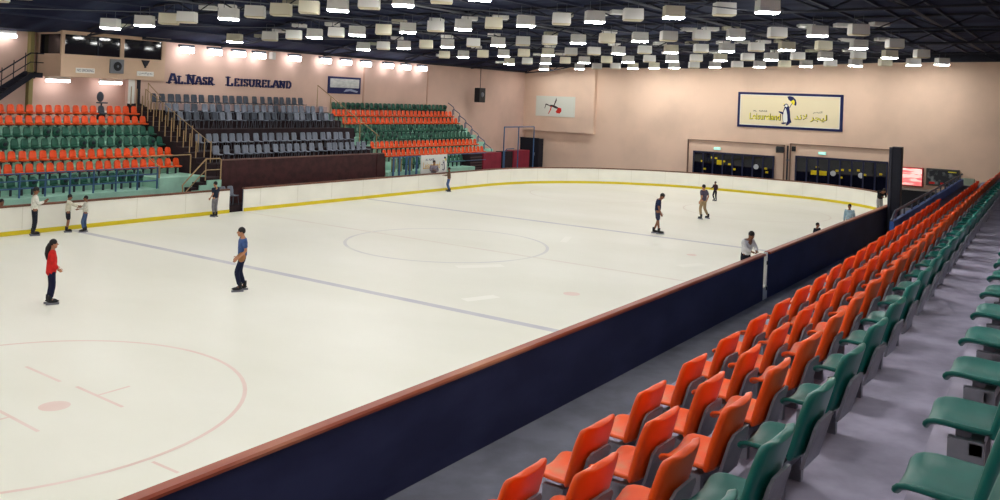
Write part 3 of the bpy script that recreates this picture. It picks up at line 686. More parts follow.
for i, (y0, y1, zt, lab) in enumerate(((10.84, 17.1, 2.45, 'left'), (2.95, 9.2, 2.6, 'right'))):
    d = struct(MB().box(37.75, 37.95, y0, y1, FZ, zt).build('door_%d' % (i + 2), GLASS_D))
    n = 8; mb = MB()
    for k in range(n + 1):
        y = y0 + (y1 - y0) * k / n; mb.box(37.68, 37.76, y - 0.05, y + 0.05, FZ, zt)
    mb.box(37.68, 37.76, y0, y1, zt - 0.12, zt)
    mb.build('door_frame', mat('dark_blue_frame', (26, 30, 60), 0.5, 0.3), d)
    mb = MB()
    rs = random.Random(5 + i)
    for k in range(9):
        y = y0 + 0.4 + rs.random() * (y1 - y0 - 0.8); z = 0.9 + rs.random() * 1.1
        mb.box(37.70, 37.74, y - 0.09, y + 0.09, z, z + 0.13)
    mb.build('yellow_sticker', mat('sticker_yellow', (216, 190, 30), 0.6, 0.2), d)
    for y, z in (((y0 + 1.3, 1.55),) if i == 0 else ((y0 + 1.7, 1.5), (y0 + 3.6, 1.5))):
        MB().tube([(37.70, y, z), (37.74, y, z)], 0.19, 16).build('round_sticker', mat('sticker_grey', (196, 198, 200), 0.6, 0.2), d)
    if i == 1: MB().box(37.70, 37.74, y1 - 2.2, y1 - 1.7, 1.3, 1.62).box(37.70, 37.74, y1 - 1.5, y1 - 1.1, 1.3, 1.62).build('yellow_sticker', MATS['sticker_yellow'], d)
    if i == 0: MB().box(37.70, 37.74, y1 - 2.4, y1 - 1.9, 1.5, 1.85).build('yellow_sticker', MATS['sticker_yellow'], d)
    s = thing('exit_sign', 'small glowing pale green exit sign above the %s entrance' % lab, 'sign', (37.9, (15.26, 7.39)[i], (2.62, 2.78)[i]), 0, 'exit signs above the entrances')
    MB().bbox(-0.08, 0.08, -0.27, 0.27, 0, 0.2, 0.02).build('case', WHITE, s)
    MB().box(-0.09, -0.08, -0.24, 0.24, 0.03, 0.17).build('lit_face', emit('exit_green', (160, 240, 220), 1.6), s)
o = thing('wall_speaker', 'black wall speaker angled between the two entrances', 'speaker', (37.6, 10.35, 2.75))
MB().bbox(-0.18, 0.15, -0.28, 0.28, 0, 0.42, 0.03, Matrix.Rotation(0.5, 4, 'Z') @ Matrix.Rotation(0.3, 4, 'Y')).build('cabinet', BLACK, o)
MB().box(0.1, 0.4, -0.03, 0.03, 0.15, 0.22).build('bracket', BLACK, o)
o = thing('drain_pipe', 'dark upright pipe between the entrances, right of the speaker', 'pipe', (37.8, 9.85, FZ))
MB().tube([(0, 0, 0), (0, 0, 3.7)], 0.06, 8).build('pipe_run', STEEL_D, o); MB().box(-0.05, 0.19, -0.09, 0.09, 2.6, 2.68).build('clip', GALV, o); MB().box(-0.05, 0.19, -0.09, 0.09, 1.0, 1.08).build('clip', GALV, o)
o = thing('wall_speaker', 'small dark speaker beside the upright pipe', 'speaker', (37.75, 9.4, 2.9))
MB().bbox(-0.15, 0.15, -0.12, 0.12, 0, 0.36, 0.03).build('cabinet', BLACK, o); MB().box(0.1, 0.3, -0.03, 0.03, 0.1, 0.2).build('bracket', BLACK, o)
# dark pillar beyond the near corner of the rink
o = thing('pillar', 'dark square pillar standing beside the far end of near board', 'pillar', (21.3, -0.52, FZ))
MB().bbox(-0.25, 0.25, -0.27, 0.2, 0, 4.66, 0.03).build('shaft', mat('pillar_dark', (26, 28, 42), 0.5, 0.3), o)
MB().box(-0.27, 0.25, 0.2, 0.33, 0, 4.62).build('side_post', mat('pillar_grey', (62, 62, 74), 0.5, 0.3), o)
MB().bbox(-0.33, 0.33, -0.35, 0.35, 0, 0.18, 0.03).build('plinth', STEEL_D, o)
o = thing('lit_screen', 'glowing red and white lightbox beside the dark pillar', 'screen', (37.7, 1.38, 1.05))
MB().bbox(-0.06, 0.27, -0.72, 0.72, 0, 1.28, 0.03).build('case', mat('red_case', (190, 60, 60), 0.5, 0.3), o)
m = emit('lightbox_face', (255, 150, 150), 1.25)
nt = m.node_tree; tcn = nt.nodes.new('ShaderNodeTexCoord'); mpn = nt.nodes.new('ShaderNodeMapping'); mpn.inputs['Scale'].default_value = (1, 0.7, 3.2)
nzn = nt.nodes.new('ShaderNodeTexNoise'); nzn.inputs['Scale'].default_value = 1.6; rpn = nt.nodes.new('ShaderNodeValToRGB')
rpn.color_ramp.elements[0].position = 0.4; rpn.color_ramp.elements[0].color = rgb(226, 66, 72); rpn.color_ramp.elements[1].position = 0.6; rpn.color_ramp.elements[1].color = rgb(255, 240, 226)
nt.links.new(tcn.outputs['Object'], mpn.inputs['Vector']); nt.links.new(mpn.outputs['Vector'], nzn.inputs['Vector']); nt.links.new(nzn.outputs['Fac'], rpn.inputs['Fac']); nt.links.new(rpn.outputs['Color'], nt.nodes['Principled BSDF'].inputs['Emission Color'])
MB().box(-0.075, -0.06, -0.65, 0.65, 0.07, 1.21).build('lit_face', m, o)
o = thing('sign_panel', 'dark patterned sign panel right of the glowing lightbox', 'sign', (37.75, -0.52, 1.2))
MB().bbox(-0.05, 0.25, -1.02, 1.0, 0, 1.15, 0.03).build('case', mat('panel_case', (70, 68, 62), 0.5, 0.3), o)
MB().box(-0.065, -0.05, -0.93, 0.9, 0.08, 1.07).build('print', mat('panel_print', (36, 40, 46), 0.5, 0.3, c2=(120, 124, 124), scale=2.6, lo=0.5, hi=0.68), o)
MB().box(-0.07, -0.06, 0.45, 0.8, 0.12, 0.26).build('red_mark', RED_P, o); MB().box(-0.07, -0.06, -0.1, 0.1, 0.12, 0.24).build('red_mark', RED_P, o)
MB().box(-0.07, -0.06, -0.85, -0.35, 0.95, 1.02).build('yellow_mark', YEL_P, o)
o = thing('counter', 'dark counter below the lightbox and sign panel', 'counter', (37.3, -0.3, FZ))
MB().box(-0.15, 0.65, -3.2, 2.3, 1.22, 1.32).build('counter_top', mat('counter_top', (150, 138, 128), 0.5, 0.3), o)
MB().box(0.0, 0.6, -3.2, 2.3, 0, 1.22).build('counter_front', BLACK, o)
o = thing('wall_cabinet', 'small pale green grey cabinet beyond the blue rail', 'cabinet', (37.7, -2.05, 1.0))
MB().bbox(-0.1, 0.25, -0.4, 0.4, 0, 0.85, 0.03).build('case', mat('grey_green', (140, 150, 134), 0.6, 0.2), o); MB().box(-0.12, -0.1, 0.22, 0.27, 0.35, 0.5).build('handle', BLACK, o)

# ------------------------------------------------------------------ lamps under the roof
YS = [29.6, 26.2, 24.6, 22.95, 21.4, 19.6, 17.95, 16.35, 14.7, 13.0, 11.35, 9.55, 8.05, 6.4, 4.75, 2.85, 1.1, -0.6]
def box_lamp(on, housing):
    h = MB()
    t = link('box_light', None)
    # four-sided housing slightly narrower at the top, open below
    a, b, c, d, H = 0.28, 0.38, 0.265, 0.365, 0.43
    h.add([(-a, -b, 0), (a, -b, 0), (a, b, 0), (-a, b, 0), (-c, -d, H), (c, -d, H), (c, d, H), (-c, d, H)], [(0, 1, 5, 4), (1, 2, 6, 5), (2, 3, 7, 6), (3, 0, 4, 7), (4, 5, 6, 7)])
    h.build('housing', housing, t)
    MB().bbox(-a + 0.015, a - 0.015, -b + 0.015, b - 0.015, -0.05, 0.03, 0.025).build('diffuser', LAMP_ON if on else LAMP_OFF, t)
    MB().tube([(0, -0.2, H - 0.01), (0, -0.2, H + 0.4), (0, 0.2, H + 0.4), (0, 0.2, H - 0.01)], 0.012, 4).build('hanger', STEEL_G, t)
    return t
PROTO = {}
def place_lamp(x, y, z, on, cream, label, group):
    k = (on, cream)
    if k not in PROTO: o = PROTO[k] = box_lamp(on, LAMP_CREAM if cream else LAMP_HOUSE)
    else: o = copy_tree(PROTO[k])
    o.location = (x, y, z); o.rotation_euler.z = math.radians(37) + random.uniform(-.06, .06)
    tag(o, label, 'light', group)
LIT = {0: '110011101010101011', 1: '101010101010101010', 2: '010101001010101010', 3: '101010100101001010', 4: '100101010101010101', 5: '110010001010101010', 6: '101001010101010101', 7: '010101010101010101', 8: '101010101010101010'}
names = ['nearest the end wall', 'second from end wall', 'third from end wall', 'fourth from end wall', 'fifth from end wall', 'sixth from end wall', 'seventh from end wall', 'eighth from end wall', 'ninth from end wall']
for r, x in enumerate(ROWX):
    ysr = list(YS)
    if r == 0: ysr = YS[:]
    if r in (1, 2, 3): ysr[0] = 27.8
    if r == 4: ysr = [29.8, 27.0, 25.2, 23.7, 22.2, 20.8, 19.1, 17.6, 15.95, 14.4, 12.75, 11.1, 9.35, 7.8, 6.1, 4.4, 2.4, 0.8]
    if r == 5: ysr = [28.7, 26.1, 24.35, 23.1, 20.4, 18.8, 17.3, 15.75, 14.25, 12.7, 11.1, 9.4, 7.8, 6.2, 4.5, 2.8, 1.1, -0.6]
    if r >= 6: ysr = ysr + [-2.3, -4.0, -5.7, -7.4, -9.1, -10.8]  # unseen lamps added above the near stand to brighten its seats
    for i, y in enumerate(ysr):
        on = LIT[r][i] == '1' if i < 18 else (i + r) % 2 == 0
        slope = 9.48 - 0.0245 * y if r < 4 else 9.68 - 0.034 * y
        cream = random.random() < 0.22
        place_lamp(x, y, slope - 0.24, on, cream, '%s white box light, %s from the left, lamp row %s' % ('lit' if on else 'unlit', ordinal(i + 1), names[r]), 'lamp row %s' % names[r])
pan = MB().bbox(-0.25, 0.25, -0.36, 0.36, 0, 0.17, 0.015).mesh('gear_tray', LAMP_HOUSE)
pan2 = MB().bbox(-0.25, 0.25, -0.36, 0.36, 0, 0.17, 0.015).mesh('gear_tray_dull', mat('dull_tray', (170, 168, 150), 0.7, 0.1))
PANS = [(4.2, [28.8, 27.4, 25.9, 23.5, 19.0, 16.7, 14.8, 13.1, 9.8, 8.1, 7.2]), (12.3, [28.9, 27.9, 26.1, 22.3, 19, 15.3, 11.8, 7.5, 6.4, 5.4, 1.9, 0.3, -1.2]),
        (20.4, [29, 26, 24, 20.2, 15.6, 12.6, 10.6, 8.7, 7.6, 6.4, 5.4, 2.0, 0.2]), (28.2, [29.3, 25.9, 24.0, 19.4, 15.5, 12.1, 8.0, 5.8, 3.6]), (-3.6, [29.5, 27.7, 23.3, 22.0, 18.0])]
for pi, (x, L) in enumerate(PANS):
    for i, y in enumerate(L):
        o = link('gear_tray', pan if (i * 7 + pi) % 4 else pan2, None, (x, y, min(rz(y) - 0.45, 9.98 - 0.018 * y)), math.radians(37) + random.uniform(-.1, .1))
        tag(o, '%s roof tray, %s from left, above lamp row %s' % ('white' if (i * 7 + pi) % 4 else 'dull grey', ordinal(i + 1), names[[4, 3, 2, 1, 5][pi]]), 'tray', 'roof trays above lamp row ' + names[[4, 3, 2, 1, 5][pi]])

# ------------------------------------------------------------------ near stand
CY, CZ = -9.25, 5.934
BT = [(2.95, 2.26), (2.43, 2.06), (1.93, 1.86), (1.42, 1.66), (0.36, 1.19)]      # (out from eye, below eye) of each row's back top
def nz(k): return CZ - BT[k][1] - 0.69
def ny(k): return CY + BT[k][0]
def shell_mesh(name, grid, th, m):
    """closed, softly rounded shell from a grid of points (rows of equal length), thickness th along -normal"""
    bm = bmesh.new(); vs = [[bm.verts.new(p) for p in row] for row in grid]
    for i in range(len(vs) - 1):
        for j in range(len(vs[0]) - 1): bm.faces.new((vs[i][j], vs[i][j + 1], vs[i + 1][j + 1], vs[i + 1][j]))
    me = bpy.data.meshes.new(name); bm.to_mesh(me); bm.free()
    o = bpy.data.objects.new(name + '_tmp', me); COL.objects.link(o)
    s = o.modifiers.new('s', 'SOLIDIFY'); s.thickness = th; s.offset = 0
    u = o.modifiers.new('u', 'SUBSURF'); u.levels = 1; u.render_levels = 1
    dg = bpy.context.evaluated_depsgraph_get(); dg.update()
    r = bpy.data.meshes.new_from_object(o.evaluated_get(dg)); bpy.data.objects.remove(o)
    r.name = name; r.materials.clear(); r.materials.append(m)
    for p in r.polygons: p.use_smooth = True
    return r
HWD = 0.245
def near_seat(color):
    shell_m, dust_m = (ORANGE_N, ORANGE_DUST) if color == 'orange' else (GREEN_N, GREEN_DUST)
    t = link('stadium_seat', None)
    U = [-1, -0.88, -0.5, 0, 0.5, 0.88, 1]
    g = []
    for y, z, h in ((0.475, 0.205, 0.84), (0.465, 0.25, 0.92), (0.38, 0.265, 1.0), (0.25, 0.25, 1.0), (0.11, 0.255, 0.97)):
        g.append([(u * HWD * h, y, z + 0.045 * max(0, abs(u) - 0.6) / 0.4) for u in U])
    link('seat_pan', shell_mesh('seat_pan_' + color, g, 0.03, dust_m), t)
    g = []
    for y, z, h in ((0.13, 0.25, 0.97), (0.105, 0.34, 1.0), (0.07, 0.48, 1.0), (0.022, 0.64, 0.97), (0.008, 0.682, 0.9), (0.0, 0.69, 0.7)):
        g.append([(u * HWD * h, y + 0.035 * (max(0, abs(u) - 0.45) / 0.55) ** 1.5, z) for u in U])
    link('backrest', shell_mesh('backrest_' + color, g, 0.05, shell_m), t)
    yb = lambda z: 0.13 - 0.28 * (z - 0.25) - 0.038
    mb = MB(); vs = [(x, yb(z) - d, z) for d in (0, 0.02) for x, z in ((-0.16, 0.2), (0.16, 0.2), (0.16, 0.46), (0.12, 0.5), (-0.12, 0.5), (-0.16, 0.46))]
    mb.add(vs, [(0, 1, 2, 3, 4, 5), (11, 10, 9, 8, 7, 6)] + [(i, (i + 1) % 6, 6 + (i + 1) % 6, 6 + i) for i in range(6)])
    mb.build('back_panel', GALV, t)
    MB().box(-0.2, -0.15, 0.19, 0.36, 0.0, 0.22).box(0.15, 0.2, 0.19, 0.36, 0.0, 0.22).box(-0.2, 0.2, 0.2, 0.26, 0.15, 0.21).build('bracket', GALV, t)
    return t
NYAW = 0.033; NP = Matrix.Translation((-20, CY, 0)); NR = NP @ Matrix.Rotation(NYAW, 4, 'Z') @ NP.inverted()
NS = {}
near_spec = [('orange', 0, -26.8, 26, 'front'), ('orange', 1, -26.9, 32, 'second'), ('orange', 2, -26.9, 37, 'third'), ('green', 3, -26.9, 32, 'fourth'), ('green', 4, -26.2, 16, 'rearmost')]
for col, k, x0, n, rn in near_spec:
    for i in range(n):
        if col not in NS: o = NS[col] = near_seat(col)
        else: o = copy_tree(NS[col])
        o.location = NR @ Vector((x0 + i * 1.0, ny(k), nz(k))); o.rotation_euler.z = NYAW - 0.06 + random.uniform(-.035, .035)
        tag(o, 'glossy %s stadium seat, %s from bottom edge, %s row of near stand' % (col, ordinal(i + 1), rn), 'seat', '%s row of the near stand' % rn)
pl = [(ny(0) + 0.72, FZ), (ny(0) + 0.72, nz(0))]
for k in range(4):
    ye = ny(k) + 0.02 if k < 3 else CY + 0.87
    pl += [(ye, nz(k)), (ye, nz(k + 1))]
pl += [(-13.3, nz(4)), (-13.3, FZ)]
tn = struct(MB().prism(pl, 0, -36.5, 14.5).build('terrace_near', CONC)); tn.matrix_world = NR
o = thing('parapet', 'low blue parapet with rail along the front of near stand', 'parapet', (0, 0, 0)); o.matrix_world = NR @ Matrix.Translation((0, CY + 3.74, 0))
MB().box(-4.6, 14.4, -0.06, 0.04, FZ, 3.26).build('blue_panel', mat('blue_panel_paint', (50, 98, 178), 0.5, 0.3, noise=0.15, scale=1.5), o)
MB().tube([(-4.6, 0, 3.26), (-4.0, 0, 3.46), (14.4, 0, 3.46)], 0.035, 8).build('top_rail', mat('slate_rail', (50, 60, 84), 0.4, 0.4), o)
for i in range(13): MB().tube([(-3.9 + i * 1.45, 0, 3.22), (-3.9 + i * 1.45, 0, 3.45)], 0.025, 6).build('post', MATS['slate_rail'], o)

# ------------------------------------------------------------------ people
SKIN = mat('skin_tan', (186, 132, 102), 0.6, 0.3); SKIN_D = mat('skin_brown', (142, 96, 72), 0.6, 0.3)
HAIR = mat('black_hair', (26, 22, 24), 0.6, 0.3); EYE = mat('eye_dark', (30, 24, 22), 0.3, 0.5)
def cloth(n, c): return mat(n, c, 0.85, 0.1, noise=0.12, scale=9)
def skinned(name, verts, edges, radii, m, parent, sub=1, root=0, extra=None):
    me = bpy.data.meshes.new(name); me.from_pydata(verts, edges, [])
    o = bpy.data.objects.new(name + '_tmp', me); COL.objects.link(o)
    o.modifiers.new('k', 'SKIN'); s = o.modifiers.new('u', 'SUBSURF'); s.levels = sub; s.render_levels = sub
    sv = me.skin_vertices[0].data
    for i, r in enumerate(radii):
        sv[i].radius = r if isinstance(r, tuple) else (r, r); sv[i].use_root = (i == root)
    dg = bpy.context.evaluated_depsgraph_get(); dg.update()
    r = bpy.data.meshes.new_from_object(o.evaluated_get(dg)); bpy.data.objects.remove(o)
    if extra:
        bm = bmesh.new(); bm.from_mesh(r); e = extra.mesh('x', m); bm.from_mesh(e); bm.to_mesh(r); bm.free()
    r.name = name; r.materials.clear(); r.materials.append(m)
    for p in r.polygons: p.use_smooth = True
    return link(name, r, parent)
def person(label, loc, rz_, H, top, legs, skin=SKIN, sleeve='long', leg='long', skates=True, hair='short', pose=None, group=None, shoe=None, collar=None, bag=None, skate_m=BLACK, coat=-0.62):
    """standing figure looking to local +Y; pose moves joints (metres at 1.75 m)"""
    s = H / 1.75; J = {
        'pel': (0, 0, .97), 'spi': (0, 0.01, 1.14), 'che': (0, 0, 1.34), 'nec': (0, 0.0, 1.49), 'hea': (0, 0.03, 1.645),
        'shl': (-.185, 0, 1.425), 'ell': (-.235, -.03, 1.15), 'wrl': (-.24, .06, .90), 'shr': (.185, 0, 1.425), 'elr': (.235, -.03, 1.15), 'wrr': (.24, .06, .90),
        'hil': (-.095, 0, .93), 'knl': (-.105, .03, .52), 'anl': (-.11, -.02, .14), 'hir': (.095, 0, .93), 'knr': (.105, .03, .52), 'anr': (.11, -.02, .14)}
    J.update(pose or {}); J = {k: Vector(v) * s for k, v in J.items()}
    t = thing('person', label, 'person', loc, rz_, group)
    toe = {}
    for q in 'lr':
        f = Vector((0.0, 0.11, -0.045)) * s; toe[q] = J['an' + q] + f
    hand = {}
    ex = MB().use(0, True)
    for q in 'lr':
        d = (J['wr' + q] - J['el' + q]).normalized(); hand[q] = J['wr' + q] + d * 0.085 * s
        sgn = -1 if q == 'l' else 1
        fw = Vector((0, 1, 0)) - d * d.y
        fw = fw.normalized() if fw.length > 0.1 else Vector((0, 0, 1))
        side = d.cross(fw).normalized()
        curl = side * (-sgn)
        for i, L in enumerate((0.068, 0.076, 0.071, 0.056)):
            b = hand[q] + fw * (0.028 - 0.019 * i) * s
            p1 = b + d * L * 0.5 * s; p2 = p1 + (d * 0.8 + curl * 0.5).normalized() * L * 0.35 * s; p3 = p2 + (d * 0.4 + curl * 0.8).normalized() * L * 0.3 * s
            ex.tube([b - d * 0.02 * s, p1, p2, p3], [0.0095 * s, 0.009 * s, 0.008 * s, 0.006 * s], 6)
        b = J['wr' + q] + d * 0.03 * s + fw * 0.028 * s
        ex.tube([b - fw * 0.01 * s, b + (fw * 0.8 + d * 0.6).normalized() * 0.04 * s, b + (fw * 0.5 + d * 0.9).normalized() * 0.07 * s], [0.012 * s, 0.0105 * s, 0.008 * s], 6)
    # head with nose and ears, joined into the body mesh
    hm = Matrix.Translation(J['hea']); tl = (J['hea'] - J['nec'])
    look = pose.get('look', (0, 0)) if pose else (0, 0)
    hm = hm @ Matrix.Rotation(look[0], 4, 'Z') @ Matrix.Rotation(look[1], 4, 'X')
    ex.sphere((0, 0, 0.0), (0.076 * s, 0.096 * s, 0.118 * s), 16, 12, hm)
    ex.sphere((0, 0.03 * s, -0.07 * s), (0.055 * s, 0.06 * s, 0.055 * s), 12, 8, hm)
    ex.tube([(0, 0.088 * s, 0.015 * s), (0, 0.113 * s, -0.022 * s), (0, 0.09 * s, -0.035 * s)], [0.008 * s, 0.015 * s, 0.012 * s], 6, hm)
    for sx in (-1, 1): ex.sphere((sx * 0.078 * s, -0.005 * s, -0.01 * s), (0.012 * s, 0.022 * s, 0.032 * s), 8, 6, hm)
    order = ['pel', 'spi', 'che', 'nec', 'hea', 'shl', 'ell', 'wrl', 'shr', 'elr', 'wrr', 'hil', 'knl', 'anl', 'hir', 'knr', 'anr']
    V = [J[k] for k in order] + [hand['l'], hand['r'], toe['l'], toe['r']]
    V[4] = J['nec'].lerp(J['hea'], 0.75)
    I = {k: i for i, k in enumerate(order)}
    E = [('pel', 'spi'), ('spi', 'che'), ('che', 'nec'), ('nec', 'hea'), ('che', 'shl'), ('shl', 'ell'), ('ell', 'wrl'), ('che', 'shr'), ('shr', 'elr'), ('elr', 'wrr'), ('pel', 'hil'), ('hil', 'knl'), ('knl', 'anl'), ('pel', 'hir'), ('hir', 'knr'), ('knr', 'anr')]
    E = [(I[a], I[b]) for a, b in E] + [(7, 17), (10, 18), (13, 19), (16, 20)]
    Rr = {'pel': (.15, .11), 'spi': (.135, .10), 'che': (.16, .11), 'nec': .055, 'hea': .06, 'shl': .06, 'ell': .043, 'wrl': .03, 'shr': .06, 'elr': .043, 'wrr': .03, 'hil': .085, 'knl': .058, 'anl': .04, 'hir': .085, 'knr': .058, 'anr': .04}
    R = [Rr[k] for k in order] + [(.04, .022), (.04, .022), .018, .018]
    R = [(tuple(x * s for x in r) if isinstance(r, tuple) else r * s) for r in R]
    skinned('body', [tuple(v) for v in V], E, R, skin, t, 1, 0, ex)
    mbe = MB().use(0, True)
    for sx in (-1, 1): mbe.sphere((sx * 0.032 * s, 0.083 * s, 0.012 * s), 0.012 * s, 8, 6, hm)
    mbe.build('eyes', EYE, t)
    MB().use(0, True).sphere((0, 0.086 * s, -0.062 * s), (0.024 * s, 0.01 * s, 0.007 * s), 8, 6, hm).build('mouth', mat('lips', (150, 84, 76), 0.5, 0.3), t)
    # hair
    hb = MB().use(0, True)
    hb.sphere((0, -0.024 * s, 0.034 * s), (0.088 * s, 0.104 * s, 0.108 * s), 14, 10, hm @ Matrix.Rotation(math.radians(-14), 4, 'X'))
    if hair == 'long':
        hb.tube([hm @ Vector((0, -0.08 * s, 0.02 * s)), hm @ Vector((0, -0.125 * s, -0.1 * s)), hm @ Vector((0, -0.15 * s, -0.27 * s)), hm @ Vector((0, -0.15 * s, -0.42 * s))], [0.06 * s, 0.075 * s, 0.065 * s, 0.02 * s], 8)
    hb.build('hair', HAIR, t)
    # clothing
    g = 1.13
    def sub(keys, edges, rr, name, m, root=0):
        ii = {k: i for i, k in enumerate(keys)}
        skinned(name, [tuple(P[k]) for k in keys], [(ii[a], ii[b]) for a, b in edges], [tuple(x * s * g for x in r) if isinstance(r, tuple) else r * s * g for r in rr], m, t, 1, root)
    P = dict(J)
    P['hem'] = J['pel'].lerp(J['spi'], coat); P['col'] = J['che'].lerp(J['nec'], 0.55)
    for q in 'lr':
        P['ms' + q] = J['sh' + q].lerp(J['el' + q], 0.8); P['mw' + q] = J['el' + q].lerp(J['wr' + q], 0.92)
        P['mk' + q] = J['hi' + q].lerp(J['kn' + q], 0.92); P['ma' + q] = J['kn' + q].lerp(J['an' + q], 0.93)
    if sleeve == 'long':
        ks = ['che', 'spi', 'hem', 'col', 'shl', 'ell', 'mwl', 'shr', 'elr', 'mwr']; es = [('hem', 'spi'), ('spi', 'che'), ('che', 'col'), ('che', 'shl'), ('shl', 'ell'), ('ell', 'mwl'), ('che', 'shr'), ('shr', 'elr'), ('elr', 'mwr')]
        rr = [(.175, .13), (.158, .125), (.17, .132), (.078, .07), .082, .056, .046, .082, .056, .046]
    else:
        ks = ['che', 'spi', 'hem', 'col', 'shl', 'msl', 'shr', 'msr']; es = [('hem', 'spi'), ('spi', 'che'), ('che', 'col'), ('che', 'shl'), ('shl', 'msl'), ('che', 'shr'), ('shr', 'msr')]
        rr = [(.175, .13), (.158, .125), (.168, .13), (.078, .07), .082, .062, .082, .062]
    sub(ks, es, rr, 'jacket' if collar or sleeve == 'long' else 'shirt', top)
    e2 = 'ma' if leg == 'long' else 'mk'
    ks = ['pel', 'spw', 'hil', 'hir', 'knl' if leg == 'long' else 'mkl', 'knr' if leg == 'long' else 'mkr']
    P['spw'] = J['pel'].lerp(J['spi'], 0.6)
    a, b = ks[4], ks[5]
    es = [('pel', 'spw'), ('pel', 'hil'), ('pel', 'hir'), ('hil', a), ('hir', b)]
    rr = [(.155, .115), (.145, .11), .095, .095, .07 if leg == 'long' else .085, .07 if leg == 'long' else .085]
    if leg == 'long': ks += ['mal', 'mar']; es += [('knl', 'mal'), ('knr', 'mar')]; rr += [.055, .055]
    sub(ks, es, rr, 'trousers' if leg == 'long' else 'shorts', legs)
    if collar: MB().use(0, True).tube([(0.07 * s * math.cos(a) , 0.065 * s * math.sin(a), 0) for a in [2 * PI * i / 12 for i in range(13)]], 0.022 * s, 6, Matrix.Translation(P['col'] + Vector((0, 0, 0.035 * s)))).build('collar', collar, t)
    for q in 'lr':
        a = J['an' + q]; p = MB().use(0, True)
        p.tube([a + Vector((0, -0.005, 0.12)) * s, a + Vector((0, -0.01, 0.02)) * s, a + Vector((0, 0.0, -0.05)) * s], [0.058 * s, 0.056 * s, 0.05 * s], 10)
        p.sphere(tuple(a + Vector((0, 0.07, -0.045)) * s), (0.05 * s, 0.15 * s, 0.045 * s), 12, 8)
        sk = p.build('skate' if skates else 'shoe', shoe or skate_m, t)
        if skates:
            MB().box(-0.006 * s, 0.006 * s, -0.11 * s, 0.22 * s, -0.14 * s, -0.08 * s, Matrix.Translation(a)).build('blade', GALV, sk)
    if bag: bag(t, s, J)
    return t
# facings: 0 = towards the far stands (+Y); -pi/2 = towards the end wall (+X); pi/2 = towards the left of the hall
WHT, CRM = cloth('white_cloth', (234, 232, 222)), cloth('cream_cloth', (226, 220, 200))
DK, NVY, JEAN = cloth('dark_cloth', (34, 36, 48)), cloth('navy_cloth', (36, 44, 74)), cloth('denim', (72, 92, 128))
person('person in a white jumper and dark trousers standing at the far board', (-10.35, 24.3, 0), -1.95, 1.82, WHT, DK, SKIN_D, pose={'elr': (.25, .08, 1.16), 'wrr': (.14, .3, 1.27), 'ell': (-.24, .02, 1.15), 'wrl': (-.1, .27, 1.2), 'look': (0, -0.25)})
person('person in a cream jumper and black shorts reaching towards a companion', (-9.05, 24.25, 0), -2.0, 1.48, CRM, DK, SKIN_D, leg='short', skates=True, pose={'elr': (.2, .2, 1.28), 'wrr': (.12, .42, 1.18), 'ell': (-.2, .22, 1.28), 'wrl': (-.12, .45, 1.2), 'hea': (0, .06, 1.63), 'look': (0, -0.2)})
person('person in a pale top and blue trousers held by a companion at board', (-8.55, 23.85, 0), 1.0, 1.42, cloth('pale_cloth', (222, 220, 208)), JEAN, SKIN_D, pose={'elr': (.32, .1, 1.25), 'wrr': (.45, .28, 1.18), 'ell': (-.34, .05, 1.22), 'wrl': (-.3, .3, 1.16), 'knl': (-.12, .14, .53), 'anl': (-.12, .06, .14)})
person('person in a red jacket with long black hair standing on the ice', (-15.6, 13.68, 0), -2.0, 1.70, cloth('red_cloth', (206, 46, 44)), cloth('navy_trousers', (34, 36, 62)), SKIN, hair='long', coat=-1.25, pose={'elr': (.22, .02, 1.14), 'wrr': (.14, .16, 0.98), 'ell': (-.23, -.03, 1.14), 'wrl': (-.18, .12, 0.98), 'knr': (.08, .05, .52), 'knl': (-.08, .02, .52), 'anl': (-.09, -.04, .14), 'anr': (.08, .0, .14)})
def sling(t, s, J):
    m = MB().use(0, True); m.sphere(tuple(J['pel'] + Vector((-.16, .05, 0.0)) * s), (0.06 * s, 0.11 * s, 0.14 * s), 12, 8)
    m.build('bag', cloth('tan_bag', (168, 118, 80)), t)
person('person in a blue shirt and dark trousers gliding with a tan bag', (-11.14, 11.43, 0), 1.05, 1.84, cloth('blue_cloth', (72, 96, 148)), cloth('ink_cloth', (36, 42, 66)), SKIN, sleeve='short', bag=sling, pose={'hea': (0, .06, 1.64), 'elr': (.23, -.08, 1.15), 'wrr': (.2, .1, .94), 'ell': (-.23, -.05, 1.15), 'wrl': (-.2, .16, .95), 'knl': (-.1, .16, .55), 'anl': (-.1, .06, .14), 'knr': (.1, .04, .53), 'anr': (.1, -.1, .14)})
person('person in a dark vest with yellow collar facing the far board', (-2.12, 24.15, 0), 0.25, 1.60, cloth('slate_cloth', (44, 50, 66)), cloth('grey_trousers', (126, 124, 130)), SKIN, collar=YEL_P, sleeve='short', pose={'elr': (.24, .0, 1.14), 'wrr': (.26, .04, .92), 'wrl': (-.2, .14, .95)})
person('person in a brown jacket and jeans holding the far board', (15.6, 24.25, 0), 0.7, 1.5, cloth('brown_cloth', (104, 80, 64)), cloth('bright_denim', (74, 102, 150)), SKIN_D, pose={'ell': (-.3, .15, 1.2), 'wrl': (-.4, .38, 1.2), 'elr': (.25, .05, 1.12), 'knr': (.16, .12, .52), 'anr': (.2, .0, .14), 'knl': (-.14, .08, .52), 'anl': (-.2, -.08, .14)})
